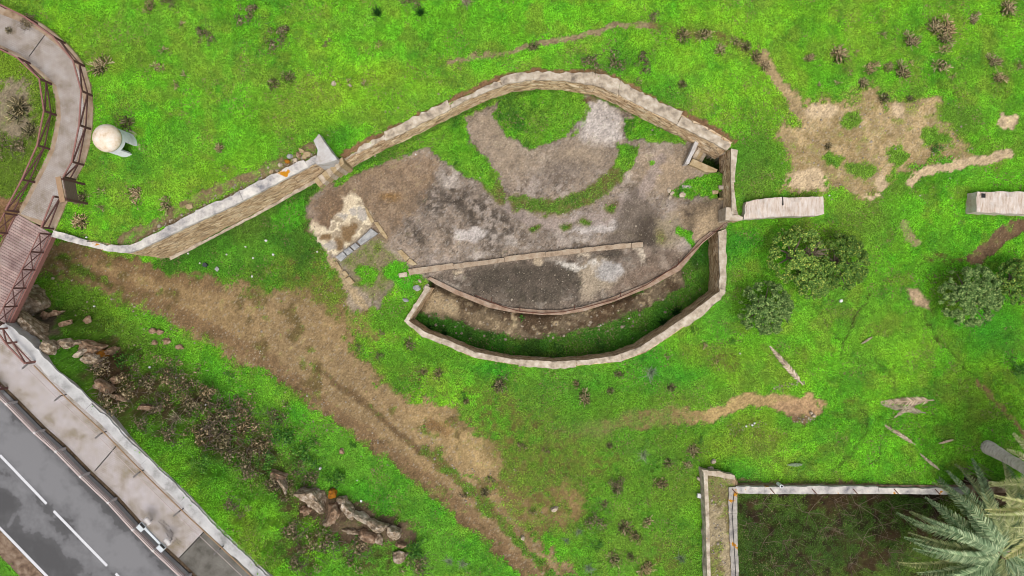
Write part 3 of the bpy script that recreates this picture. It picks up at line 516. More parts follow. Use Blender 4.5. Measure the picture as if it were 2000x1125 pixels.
# soil grain
gr = (1-.75*fm); S = S*(1+gr*(.68*n_fin-.34))[..., None]*(1+gr*(.48*n_vf-.24))[..., None]
GC = lerp(GC, A3(lin(142, 164, 66, KG)), np.full(GX.shape, .14)+.16*sstep(.45, .62, fbm(GX, GY, .28, 4, 121)))
UND = GC*.42*(.6+.8*n_vf)[..., None]                 # grass colour darkened for the ground showing in leaf gaps
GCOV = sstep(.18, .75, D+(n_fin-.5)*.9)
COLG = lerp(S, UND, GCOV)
COLG = lerp(COLG, A3(lin(92, 140, 24)), sstep(.01, 1.0, far))
m, n, l, b = nodes_of('ground_cover')
a = n.new('ShaderNodeAttribute'); a.attribute_name = 'Col'; tc = n.new('ShaderNodeTexCoord')
n1 = noise_n(n, l, tc.outputs['Object'], 9, 6, .7); n2 = noise_n(n, l, tc.outputs['Object'], 34, 3, .6)
col = mix(n, l, .75, a.outputs['Color'], ramp(n, l, n1, [(.32, (.52, .5, .48)), (.5, (.95, .95, .95)), (.68, (1.38, 1.36, 1.32))]), 'MULTIPLY')
vo = n.new('ShaderNodeTexVoronoi'); vo.inputs['Scale'].default_value = 7.5; l.new(tc.outputs['Object'], vo.inputs['Vector'])
col = mix(n, l, ramp(n, l, vo.outputs['Distance'], [(.08, (.8, .8, .8)), (.16, (0, 0, 0))]), col, mix(n, l, .5, col, (.62, .55, .46)))
l.new(col, b.inputs['Base Color']); b.inputs['Roughness'].default_value = .95; b.inputs['Specular IOR Level'].default_value = .1
bp = n.new('ShaderNodeBump'); bp.inputs['Strength'].default_value = .7; bp.inputs['Distance'].default_value = .08; l.new(n1, bp.inputs['Height']); l.new(bp.outputs[0], b.inputs['Normal'])
M['ground'] = m
ny, nx = GX.shape; I = np.arange(nx*ny).reshape(ny, nx)
Q = np.stack([I[:-1, :-1], I[:-1, 1:], I[1:, 1:], I[1:, :-1]], -1).reshape(-1, 4)
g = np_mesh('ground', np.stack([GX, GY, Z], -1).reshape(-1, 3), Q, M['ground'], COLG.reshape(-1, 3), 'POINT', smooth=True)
tag(g, kind='structure')
# --- clover and low weeds
def scatter(n_try, smin, smax, zmax, mask_pow=1.0, seed=0, tilt=.62, tone=(.80, 1.20)):
    r = np.random.default_rng(seed)
    x = r.uniform(-37.5, 37.5, n_try); y = r.uniform(-23.5, 21.8, n_try)
    i = np.clip(np.searchsorted(xs, x)-1, 0, nx-2); j = np.clip(np.searchsorted(ys, y)-1, 0, ny-2)
    zz = np.stack([Z[j, i], Z[j, i+1], Z[j+1, i], Z[j+1, i+1]]); steep = zz.max(0)-zz.min(0)
    k = (r.random(n_try) < GCOV[j, i]**mask_pow*np.clip(D[j, i]*1.05, 0, 1)) & (steep < .16)
    x, y, i, j = x[k], y[k], i[k], j[k]; nN = len(x); c = GC[j, i]
    cl = fbm(x, y, 3.2, 3, 61); z = hgt(x, y)+.01+zmax*np.clip(cl*1.9-.45, 0.05, 1)*r.random(nN)
    s = r.uniform(smin, smax, nN); az = r.uniform(0, 6.283, nN); tl = r.normal(0, tilt*.5, nN); ta = r.uniform(0, 6.283, nN)
    nr = np.stack([np.sin(tl)*np.cos(ta), np.sin(tl)*np.sin(ta), np.cos(tl)], -1); t1 = np.stack([np.cos(az), np.sin(az), 0*az], -1)
    t1 = t1-nr*(t1*nr).sum(-1, keepdims=True); t1 /= np.linalg.norm(t1, axis=-1, keepdims=True); t2 = np.cross(nr, t1)
    p = np.stack([x, y, z], -1); hs = s[:, None]/2
    V = np.stack([p-t1*hs, p-t2*hs*.75, p+t1*hs, p+t2*hs*.75], 1).reshape(-1, 3)
    f = (r.uniform(tone[0], tone[1], nN)*(.42+1.12*cl))[:, None]; yl = (r.random(nN)*.35)[:, None]
    c = c*f*(1-yl)+yl*c*np.array([1.35, 1.08, .9])*f
    return V, np.arange(nN*4).reshape(-1, 4), c
V, Fq, c = scatter(1500000, .042, .088, .10, 1.0, 5)
tag(np_mesh('clover', V, Fq, M['clover'], c, 'FACE'), kind='stuff')
# taller, darker weeds and dry stalks mixed into the turf
V, Fq, c = scatter(420000, .07, .15, .20, 1.0, 9, 1.3)
ctr = V.reshape(-1, 4, 3).mean(1); wm = fbm(ctr[:, 0], ctr[:, 1], 1.5, 4, 101)*.6+fbm(ctr[:, 0], ctr[:, 1], .35, 3, 102)*.4
k = wm > .555+.05*RNG.random(len(wm)); V = V.reshape(-1, 4, 3)[k].reshape(-1, 3); c = c[k]*np.array([.55, .66, .8]); Fq = np.arange(len(V)).reshape(-1, 4)
tag(np_mesh('weeds', V, Fq, M['clover'], c, 'FACE'), kind='stuff')
V, Fq, c = scatter(150000, .06, .13, .16, 1.0, 13, 1.4)
ctr = V.reshape(-1, 4, 3).mean(1); wm = fbm(ctr[:, 0], ctr[:, 1], .8, 4, 103)
k = wm > .56+.06*RNG.random(len(wm)); V = V.reshape(-1, 4, 3)[k].reshape(-1, 3); nk = int(k.sum()); c = np.array(lin(176, 158, 116))*RNG.uniform(.6, 1.2, (nk, 1)); Fq = np.arange(len(V)).reshape(-1, 4)
tag(np_mesh('dry_stalks', V, Fq, M['clover'], c, 'FACE'), kind='stuff')
# ------------------------------------------------------------------ road, footway, path
def sheet(name, poly_px, z, mat, thick=0, kind='structure'):
    pts = W2(poly_px, z); b_ = MB(); b_.prism(pts, z-(thick or .03), z); o = b_.build(name, mat)
    return tag(o, kind=kind)
def lerp2(a, b_, t): return (a[0]+(b_[0]-a[0])*t, a[1]+(b_[1]-a[1])*t)
GR = [(-60, 690), (0, 755), (31, 785), (85, 840), (126, 876), (173, 924), (226, 974), (273, 1026), (312, 1066), (372, 1122), (440, 1190), (520, 1275)]   # guardrail foot
# asphalt with worn pale patches and damp dark ones
m, n, l, b = nodes_of('asphalt'); tc = n.new('ShaderNodeTexCoord'); v = tc.outputs['Object']
na = noise_n(n, l, v, .55, 8, .62)
sp = n.new('ShaderNodeSeparateXYZ'); l.new(v, sp.inputs[0])
def mth(op, a_, b_):
    q = n.new('ShaderNodeMath'); q.operation = op
    for i_, w_ in enumerate((a_, b_)):
        if hasattr(w_, 'is_linked'): l.new(w_, q.inputs[i_])
        else: q.inputs[i_].default_value = w_
    return q.outputs[0]
u = mth('ADD', mth('MULTIPLY', sp.outputs[0], .715), mth('MULTIPLY', sp.outputs[1], .70))      # distance across the carriageway
u = mth('DIVIDE', mth('ADD', u, 33.3), 6.3)
g_ = lambda t: (t, t, t)
band = ramp(n, l, u, [(0, g_(.32)), (.22, g_(.34)), (.36, g_(.52)), (.50, g_(.44)), (.60, g_(.60)), (.80, g_(.62)), (.90, g_(.40)), (1, g_(.30))])
fac = mth('ADD', mth('MULTIPLY', na, .95), mth('ADD', mth('MULTIPLY', band, 1.0), -.425))
col = ramp(n, l, fac, [(.34, lin(88, 87, 88)), (.47, lin(98, 97, 98)), (.50, lin(118, 117, 119)), (.66, lin(138, 137, 139))])
col = mix(n, l, .35, col, ramp(n, l, noise_n(n, l, v, 40, 3, .7), [(.3, (.4, .4, .4)), (.7, (1.1, 1.1, 1.1))]), 'MULTIPLY')
l.new(col, b.inputs['Base Color']); b.inputs['Roughness'].default_value = .85; b.inputs['Specular IOR Level'].default_value = .25
M['asphalt'] = m
sheet('road', [(-300, 985), (-60, 965+40)] and [(-700, 150)]+GR+[(520, 1600), (330, 1390), (92, 1130), (0, 1034), (-300, 725), (-700, 320)], ZR, M['asphalt'], .05)
sheet('road_verge', [(0, 1036), (92, 1132), (330, 1392), (300, 1392), (45, 1132), (-5, 1080), (-300, 765), (-300, 728)], ZR+.03, stone_mat('verge_earth', lin(80, 62, 50), lin(140, 116, 96), lin(170, 150, 130), scale=3, island=0), .1)
def marking(label_name, a, c, wd):
    a = P(*a, ZR); c = P(*c, ZR); b_ = MB(); b_.bar(a+Vector((0, 0, .004)), c+Vector((0, 0, .004)), wd, .006)
    return tag(b_.build(label_name, M['paint']), kind='structure')
for a_, c_ in [((-120, 766), (-14, 874)), ((0, 889), (91, 984)), ((105, 998), (209, 1105)), ((226, 1120), (320, 1218))]: marking('road_marking', a_, c_, .16)
marking('edge_line', (-250, 776), (92, 1126), .18); marking('edge_line', (92, 1126), (330, 1372), .18)
# herringbone pavers
def paver_mat(name, c1, c2, c3, s=1.0):
    m, n, l, b = nodes_of(name); tc = n.new('ShaderNodeTexCoord'); mp = n.new('ShaderNodeMapping'); mp.inputs['Rotation'].default_value = (0, 0, .5)
    l.new(tc.outputs['Object'], mp.inputs[0]); br = n.new('ShaderNodeTexBrick'); br.inputs['Scale'].default_value = 3.2*s
    br.inputs['Color1'].default_value = (1, 1, 1, 1); br.inputs['Color2'].default_value = (.84, .83, .83, 1); br.inputs['Mortar'].default_value = (.55, .53, .52, 1)
    br.inputs['Mortar Size'].default_value = .03; br.inputs['Brick Width'].default_value = .5; br.inputs['Row Height'].default_value = .35; l.new(mp.outputs[0], br.inputs['Vector'])
    col = ramp(n, l, noise_n(n, l, tc.outputs['Object'], .9, 7, .65), [(.32, c1), (.5, c2), (.66, c3)])
    col = mix(n, l, .8, col, br.outputs['Color'], 'MULTIPLY')
    col = mix(n, l, .4, col, ramp(n, l, noise_n(n, l, tc.outputs['Object'], 22, 4, .7), [(.3, (.5, .5, .5)), (.7, (1.1, 1.1, 1.1))]), 'MULTIPLY')
    l.new(col, b.inputs['Base Color']); b.inputs['Roughness'].default_value = .9; return m
M['pavers'] = paver_mat('path_pavers', lin(144, 128, 108, .64), lin(182, 170, 160, .66), lin(198, 190, 184, .66))
M['footpavers'] = paver_mat('footway_pavers', lin(150, 136, 112, .68), lin(192, 182, 176, .68), lin(206, 198, 198, .68))
M['pathedge'] = stone_mat('path_edging', lin(140, 112, 84), lin(186, 160, 132), lin(202, 182, 160), scale=1.5, island=0)
sheet('path_edging', PATH_OUT+PATH_IN[::-1], ZP-.02, M['pathedge'], .3)
IN2 = [(x+9, y+2) if i > 4 else (x+3, y-8) for i, (x, y) in enumerate(PATH_IN)]; OUT2 = [(x-18, y+2) if i > 8 else (x-9, y+12) for i, (x, y) in enumerate(PATH_OUT)]
OUT2[-1] = (86, 432); IN2[-1] = (40, 418)
sheet('path', OUT2+IN2[::-1], ZP, M['pavers'], .05)
FW_END = [(402, 1034), (350, 1089)]
sheet('footway', [(-20, 640)]+[(x+1, y) for x, y in KERB_IN[:11]]+[(401, 1034), (349, 1090)]+[(x+5, y-5) for x, y in GR[:9]][::-1]+[(-120, 590)], ZR+.10, M['footpavers'], .2)
M['asph2'] = stone_mat('old_grey_asphalt', lin(92, 88, 80), lin(124, 120, 112), lin(140, 136, 128), scale=1.2, island=0)
sheet('footway_asphalt', [(402, 1035)]+KERB_IN[12:]+[(525, 1270), (445, 1185), (377, 1117), (350, 1091)], ZR+.09, M['asph2'], .2)
b_ = MB()
for a_, c_ in [((229, 869), (185, 920)), ((402, 1035), (350, 1090)), ((350, 950), (350, 950.5))]: b_.bar(P(*a_, ZR+.104), P(*c_, ZR+.104), .06, .006)
tag(b_.build('footway_joint', M['dark']), kind='structure')
b_ = MB(); b_.bar(P(87, 69, ZP+.004), P(57, 110, ZP+.004), .05, .006); tag(b_.build('path_joint', M['dark']), kind='structure')
# white coped wall along the footway
def resample(pts, step):
    out = []; 
    for i in range(len(pts)-1):
        a, c = Vector(pts[i]), Vector(pts[i+1]); k = max(1, int(round((c-a).length/step)))
        out += [a.lerp(c, j/k) for j in range(k)]
    return out+[Vector(pts[-1])]
def pair_resample(A, B, step):
    """two polylines with equal counts -> equal resampled lists"""
    oa, ob = [], []
    for i in range(len(A)-1):
        k = max(1, int(round(((Vector(A[i])-Vector(A[i+1])).length+(Vector(B[i])-Vector(B[i+1])).length)/2/step)))
        for j in range(k): oa.append(Vector(A[i]).lerp(Vector(A[i+1]), j/k)); ob.append(Vector(B[i]).lerp(Vector(B[i+1]), j/k))
    return oa+[Vector(A[-1])], ob+[Vector(B[-1])]
def jit(v, a, s=1.7):
    n_ = mnoise.noise_vector(Vector(v)*s); return Vector((v[0]+n_.x*a, v[1]+n_.y*a, v[2]))
def coping_blocks(mb, A, B, zt, th, lo, hi, gap=.006, rag=.04, zj=.018):
    """blocks along a wall top between edge polylines A (back) and B (front), world xy"""
    A, B = pair_resample(A, B, .25); i = 0; nA = len(A)
    while i < nA-1:
        k = max(1, int(random.uniform(lo, hi)/.25)); j = min(nA-1, i+k)
        if nA-1-j < 2: j = nA-1
        dz = random.uniform(-zj, zj*.4); ra, rb = random.uniform(-rag, rag), random.uniform(-rag*.4, rag*.4)
        top = []; la = A[i:j+1]; lb = B[i:j+1]
        for q, (a, c) in enumerate(zip(la, lb)):
            d = (a-c).normalized(); z_ = zt(a) if callable(zt) else zt
            top.append((jit((a.x+d.x*ra, a.y+d.y*ra, z_+dz), rag*1.2, 3), jit((c.x+d.x*rb, c.y+d.y*rb, z_+dz), rag*.5, 3)))
        if j-i >= 1:
            t0 = (la[1]-la[0]); t0 = t0.normalized()*gap if t0.length > 0 else Vector((0, 0)); t1 = (la[-1]-la[-2]).normalized()*gap
            for e in (0, 1):
                top[0][e].x += t0.x; top[0][e].y += t0.y; top[-1][e].x -= t1.x; top[-1][e].y -= t1.y
        n_ = len(top); vs = []
        for a, c in top: vs += [a, c, c-Vector((0, 0, th)), a-Vector((0, 0, th))]
        fs = []
        for q in range(n_-1):
            o = q*4
            for e in range(4): fs.append((o+e, o+(e+1) % 4, o+4+(e+1) % 4, o+4+e))
        fs += [(0, 1, 2, 3), tuple(range((n_-1)*4, n_*4))[::-1]]
        mb.add(vs, fs); i = j
def wall_body(mb, A, B, ztop, zbase, rows=7, batter=.12, rough=.035):
    """solid wall under its coping: rough battered front (B), plain back (A)"""
    A, B = pair_resample(A, B, .22); n_ = len(A); vs = []; fs = []; R_ = rows+3
    for a, c in zip(A, B):
        d = (c-a).normalized(); zt = ztop(a) if callable(ztop) else ztop; zb = zbase(a) if callable(zbase) else zbase
        vs.append((a.x, a.y, zt)); 
        for q in range(rows+1):
            t = q/rows; z_ = zt+(zb-zt)*t; off = -.03+batter*t; p = Vector((c.x+d.x*off, c.y+d.y*off, z_))
            nv = mnoise.noise_vector(p*2.3); k = rough*2 if 0 < q else 0
            vs.append((p.x+d.x*nv.x*k, p.y+d.y*nv.x*k, p.z))
        vs.append((a.x, a.y, zb))
    for i in range(n_-1):
        for q in range(R_):
            fs.append((i*R_+q, i*R_+(q+1) % R_, (i+1)*R_+(q+1) % R_, (i+1)*R_+q))
    fs += [tuple(range(R_)), tuple(range((n_-1)*R_, n_*R_))[::-1]]
    mb.add(vs, fs)
def V2(pts, z): return [P(a, b, z).to_2d() for a, b in pts]
def gz(p, d=.4): return float(hgt(p[0], p[1]))-d
def masonry(name, label, B_px, F_px, zt, zb, cmat, th=.24, lo=.8, hi=1.6, batter=.12, rag=.04, group=None, fmat=None):
    zr = zt if not callable(zt) else zt((0, 0))
    A, Bf = V2(B_px, zr), V2(F_px, zr); c0 = A[0]
    r = empty(name, (c0.x, c0.y, gz(Bf[0], 0)), label, 'wall', group)
    b_ = MB(); wall_body(b_, A, Bf, (lambda p: (zt(p) if callable(zt) else zt)-th+.01), zb, batter=batter); b_.build('masonry_face', fmat or M['face'], r, smooth=False)
    b_ = MB(); coping_blocks(b_, A, Bf, zt, th, lo, hi, rag=rag); b_.build('coping', cmat, r)
    return r
def base_of(F_px, zr, outs=.6, drop=.5):
    """ground level in front of a wall, following the terrain"""
    Fw = V2(F_px, zr)
    def f(p):
        q = min(Fw, key=lambda w_: (w_-Vector((p[0], p[1]))).length)
        dx, dy = q.x-p[0], q.y-p[1]; L = max(1e-6, math.hypot(dx, dy)); return float(hgt(q.x+dx/L*outs, q.y+dy/L*outs))-drop
    return f
masonry('retaining_wall', 'long stone retaining wall with grey lichened coping between the footbridge and the broken pier', LW_B, LW_F, 3.0, base_of(LW_F, 3.0), M['coping'], th=.28, lo=1.4, hi=4.6, batter=.14, rag=.09)
A, Bf = V2(LW_F[4:], 3.0), []
for i_, p_ in enumerate(A):
    d_ = (A[min(i_+1, len(A)-1)]-A[max(i_-1, 0)]).normalized(); Bf.append((p_+Vector((d_.y, -d_.x))*.10, p_+Vector((d_.y, -d_.x))*.30))
b_ = MB(); coping_blocks(b_, [q[0] for q in Bf], [q[1] for q in Bf], lambda p: gz((p.x, p.y), -.16), .6, 2, 5, rag=.06); b_.build('plinth', M['coping_tan'], [o for o in bpy.data.objects if o.name == 'retaining_wall'][0])
masonry('emplacement_wall', 'curved tan stone wall with pale capping round the back of the gun platform', CW_B, CW_F, 1.92, (lambda p, f_=base_of(CW_F, 1.92): max(f_(p), -.42)), M['coping_tan'], th=.16, lo=2.0, hi=6, batter=.16, rag=.18)
RWz = lambda p: 1.7
masonry('side_wall', 'short straight stone wall closing the right side of the gun platform beside the stair pit', RW_B, RW_F, 1.7, (lambda p: -.45), M['coping_tan'], th=.14, lo=1.5, hi=2.5, batter=.15, rag=.05)
masonry('pit_wall', 'low stone wall curving round the outer side of the crescent ditch', PIT_OUT, PIT_IN, .42, (lambda p: -2.4), M['coping_tan'], th=.16, lo=2.5, hi=6, batter=.1, rag=.09)
A, Bf = V2(KERB_OUT, ZR+.35), V2(KERB_IN, ZR+.35)
r = empty('footway_parapet', (A[0].x, A[0].y, ZR), 'white coped parapet along the outer edge of the paved footway', 'parapet')
b_ = MB(); wall_body(b_, A, Bf, ZR+.30, ZR-1.0, rows=3, batter=0, rough=.0); b_.build('parapet_body', M['marble'], r)
b_ = MB(); coping_blocks(b_, A, Bf, ZR+.42, .14, 3, 8, gap=.004, rag=.09, zj=.008); M['parapet'] = stone_mat('weathered_white_coping', lin(150, 148, 144, .7), lin(206, 204, 202, .72), lin(222, 220, 218, .74), scale=1.1, island=.05, bump=.15); b_.build('coping', M['parapet'], r)
# ditch inner face: curved kerb of the gun platform
o1 = [(x, y) for x, y in ARC]; i1 = ARC_IN
A, Bf = V2(i1, .28), V2(o1, .28); r = empty('platform_kerb', (A[0].x, A[0].y, .15), 'broad pinkish concrete kerb along the curved front edge of the gun platform', 'kerb')
b_ = MB(); wall_body(b_, A, Bf, .28, -2.3, rows=6, batter=.05, rough=.02); b_.build('kerb_body', M['kerb_pink'], r)
# long straight kerb line
A, Bf = V2([(797, 527), (900, 513), (1000, 500), (1080, 491), (1150, 483), (1255, 472)], .3), V2([(800, 538), (902, 523), (1001, 509), (1081, 500), (1151, 492), (1256, 482)], .3)
b_ = MB(); coping_blocks(b_, A, Bf, .34, .35, 2.2, 4.5, gap=.012, rag=.05); tag(b_.build('kerb_line', M['kerb']), 'long straight pale stone kerb crossing the concrete platform', 'kerb')
# rusty iron rail on the curved kerb
RAILP = [(928, 577), (960, 590), (985, 600), (1015, 608), (1059, 612), (1100, 609), (1140, 601), (1200, 585), (1262, 557), (1325, 516), (1372, 472), (1412, 441)]
r = empty('iron_rail', P(928, 577, .3), 'thin rusty iron rail following the curved platform kerb', 'rail')
b_ = MB(); b_.tube([P(a, c, .42) for a, c in RAILP], .028, 6); b_.build('rail_bar', M['rust'], r)
for a_, c_ in ((960, 590), (1015, 608), (1122, 605), (1212, 580), (1325, 516)):
    b_ = MB(); p = P(a_, c_, .42); b_.tube([p, p-Vector((0, 0, .3))], .025, 6); b_.tube([p+Vector((0, .02, -.02)), p+Vector((0.02, .32, -.1))], .022, 5); b_.build('stanchion', M['rust'], r)
# ------------------------------------------------------------------ stone pier, quoin steps, stairs, gate wall remnants
def block(name, px, zt, zb, mat, label, cat, group=None, bev=.03, rag=.03):
    pts = []
    for p in resample([tuple(P(a, c, zt)[:2]) for a, c in px+[px[0]]], .3)[:-1]: q = jit((p.x, p.y, zt), rag, 2.5); pts.append((q.x, q.y))
    b_ = MB(); b_.prism(pts, zb, zt); return tag(b_.build(name, mat, bevel=bev), label, cat, group)
block('stone_pier', [(623, 261), (632, 274), (638, 283), (658, 312), (640, 318), (617, 321), (616, 311), (620, 293), (611, 274)], 3.3, .0, M['marble'], 'pale broken pier standing up at the end of the long retaining wall', 'pier', rag=.05)
r = empty('stone_steps', P(640, 335, 0), 'worn stone quoin steps falling from the pier beside the retaining wall', 'steps')
st = [(668, 306), (672, 319)], [(612, 352), (624, 366)]
for k in range(7):
    t0, t1 = k/7, (k+1)/7; z_ = 2.5*(1-k/7)+.1
    a0, a1 = lerp2(st[0][0], st[1][0], t0), lerp2(st[0][0], st[1][0], t1); b0, b1 = lerp2(st[0][1], st[1][1], t0), lerp2(st[0][1], st[1][1], t1)
    b_ = MB(); pts = [P(*q, z_)[:2] for q in (a0, b0, b1, a1)]; b_.prism(pts, -.4, z_+random.uniform(-.04, .04)); b_.build('step', M['pale'] if k % 2 else M['tanstone'], r, bevel=.02)
# rubble heap on the lawn beside the pier
def rock_mesh(rx, ry, rz, seed, sub=3, amp=.35, facet=.0):
    bm = bmesh.new(); bmesh.ops.create_icosphere(bm, subdivisions=sub, radius=1)
    rr_ = random.Random(seed*7+1); planes = []
    for _ in range(9):
        d_ = Vector((rr_.gauss(0, 1), rr_.gauss(0, 1), rr_.gauss(.2, .8))).normalized(); planes.append((d_, rr_.uniform(.55, .85)))
    for v in bm.verts:
        for d_, h_ in planes:
            e_ = v.co.dot(d_)-h_
            if e_ > 0: v.co -= d_*e_
        p = v.co.copy(); o = Vector((seed*3.1, seed*1.7, seed*.9))
        k = 1.15+amp*(.8*mnoise.noise(p*1.1+o)+.5*mnoise.noise(p*2.6+o)+.3*mnoise.noise(p*6+o))
        v.co = Vector((p.x*rx*k, p.y*ry*k, p.z*rz*k))
        if v.co.z > 0: v.co.z = min(v.co.z, rz*(.75+.25*mnoise.noise(p*3+o)))
    me = bpy.data.meshes.new('rock'); bm.to_mesh(me); bm.free(); return me
def rock(px, py, rx, ry, ang, h_, mat, label, seed, group, name='rock', sub=3, sink=.35, amp=.35, cat='rock'):
    """rx, ry in survey units"""
    g_ = G(px, py); s = (H-g_.z)/F; me = rock_mesh(rx*s, ry*s, h_, seed, sub, amp); me.materials.append(mat)
    o = bpy.data.objects.new(name, me); COL.objects.link(o); o.location = g_+Vector((0, 0, h_*(.5-sink))); o.rotation_euler = (0, 0, math.radians(-ang))
    return tag(o, label, cat, group)
RUB = 'loose rubble stones beside the retaining wall'
for k, (a, c, s, mt, lb) in enumerate([(601, 300, 8, 'tanstone', 'largest tan rubble stone on the lawn behind the broken pier'), (590, 295, 6, 'tanstone', 'tan rubble stone just left of the largest one by the pier'), (584, 303, 6, 'rock_brown', 'dark brownish rubble stone in the heap by the pier'),
        (595, 306, 7, 'tanstone', 'flat tan rubble stone against the coping by the pier'), (567, 306, 6, 'greystone', 'round grey rubble stone at the left of the heap by the pier'), (578, 313, 6, 'pale', 'pale rubble stone touching the retaining wall coping'),
        (562, 316, 6, 'rock_orange', 'orange lichened rubble stone on the edge of the wall'), (548, 322, 5, 'pale', 'small pale rubble stone at the left end of the heap'), (530, 335, 5, 'tanstone', 'single tan stone on the worn strip behind the coping'), (372, 402, 8, 'tanstone', 'broad tan stone in the worn strip above the orange lichen')]):
    rock(a, c, s, s*.8, k*37, .22, M[mt], lb, k+1, RUB, 'rubble_stone', 2, .3, .3, 'stone')
# stair pit
r = empty('stair_pit', P(1370, 300, .15), 'sunken stone stair with pale rim in the right back corner of the platform', 'stairs')
def sub_block(px, zt, zb, nm, mt, bev=.025, rag=.02):
    pts = [jit((p.x, p.y, zt), rag, 2.5)[:2] for p in resample([tuple(P(a, c, zt)[:2]) for a, c in px+[px[0]]], .3)[:-1]]
    b_ = MB(); b_.prism(pts, zb, zt); return b_.build(nm, M[mt], r, bevel=bev)
sub_block([(1361, 268), (1369, 271), (1352, 306), (1346, 320), (1337, 321), (1345, 304)], .75, -1.9, 'left_rim', 'marble')
sub_block([(1370, 270), (1416, 291), (1419, 301), (1404, 297), (1384, 287), (1366, 279)], .62, -1.9, 'back_rim', 'pale')
sub_block([(1353, 309), (1402, 331), (1400, 336), (1378, 336), (1366, 329), (1346, 321)], .5, -1.9, 'front_rim', 'tanstone')
for k in range(3):
    t0, t1 = k*.14, (k+1)*.14; z_ = .05-.45*k
    px = [lerp2((1368, 281), (1412, 301), t0), lerp2((1368, 281), (1412, 301), t1), lerp2((1352, 308), (1398, 329), t1), lerp2((1352, 308), (1398, 329), t0)]
    sub_block(px, z_, -2, 'stair_tread', 'tanstone' if k % 2 else 'pale', .015, .0)
r = empty('hatch', P(1412, 378, .15), 'small dark square hatch hole with a pale lintel at the foot of the side wall', 'hatch')
sub_block([(1404, 362), (1420, 362), (1421, 369), (1405, 370)], .35, -1.2, 'lintel_stone', 'pale', .02)
sub_block([(1391, 372), (1404, 372), (1403, 379), (1392, 380)], .25, -.5, 'side_stone', 'tanstone', .02)
sub_block([(1403, 386), (1424, 386), (1424, 391), (1403, 391)], .28, -1.2, 'sill_stone', 'tanstone', .02)
# gate wall remnants with rough brick tops
M['remnant'] = stone_mat('rough_wall_top', lin(196, 168, 146, .85), lin(232, 214, 198, .85), lin(244, 234, 226, .85), scale=2.2, stretch=(4, .7, 1), island=0, bump=1.0, fine=30)
def remnant(name, px, zt, zb, label, seed):
    pts = [P(a, c, zt)[:2] for a, c in px]; bm = bmesh.new(); P2 = resample([tuple(p) for p in pts]+[tuple(pts[0])], .22)[:-1]
    vs = [bm.verts.new((*jit((p.x, p.y, 0), .05, 3)[:2], zt)) for p in P2]; f = bm.faces.new(vs)
    ext_ = bmesh.ops.extrude_face_region(bm, geom=[f]); lo_ = [v for v in ext_['geom'] if isinstance(v, bmesh.types.BMVert)]
    c_ = sum((v.co for v in vs), Vector())/len(vs)
    for v in lo_: v.co.z = zb
    bmesh.ops.triangulate(bm, faces=[f for f in bm.faces if len(f.verts) > 4]); 
    top = [e for e in bm.edges if all(v.co.z > zt-.01 for v in e.verts)]
    bmesh.ops.subdivide_edges(bm, edges=[e for e in bm.edges if e.calc_length() > .5], cuts=3, use_grid_fill=True)
    for v in bm.verts:
        if v.co.z > zt-.01: v.co.z += .12*mnoise.noise(v.co*2+Vector((seed, 0, 0)))
        else:
            q = mnoise.noise_vector(v.co*2.2); v.co.x += q.x*.05; v.co.y += q.y*.05
    bmesh.ops.recalc_face_normals(bm, faces=bm.faces); me = bpy.data.meshes.new(name); bm.to_mesh(me); bm.free(); me.materials.append(M['remnant'])
    o = bpy.data.objects.new(name, me); COL.objects.link(o); return tag(o, label, 'wall', 'stumps of the old gate wall')
ra = remnant('wall_stump', [(1457, 395), (1471, 391), (1513, 385), (1560, 385), (1608, 384), (1610, 418), (1600, 421), (1530, 423), (1453, 428)], 1.5, .1, 'pale rough topped wall stump joined to the side wall above the round bushes', 1)
b_ = MB(); b_.bar(P(1528, 384, 1.53), P(1529, 401, 1.53), .05, .14); b_.build('crack', M['dark'], ra)
rb = remnant('wall_stump', [(1908, 375), (1935, 374), (2000, 374), (2090, 372), (2090, 420), (2000, 418), (1950, 416), (1906, 414)], 1.7, .2, 'pale rough topped wall stump with a square socket hole at the right edge', 5)
r = rb; b_ = MB(); b_.prism([P(a, c, 1.78)[:2] for a, c in ((1918, 378), (1925, 378), (1925, 386), (1918, 386))], 1.5, 1.78); b_.build('socket_hole', M['dark'], rb)
# end pillar of the side wall
block('end_pillar', [(1418, 404), (1427, 405), (1430, 420), (1440, 418), (1452, 424), (1451, 430), (1432, 431), (1417, 430)], 1.78, -.1, M['pale'], 'squat pale pillar ending the side wall beside the wall stump', 'pillar')
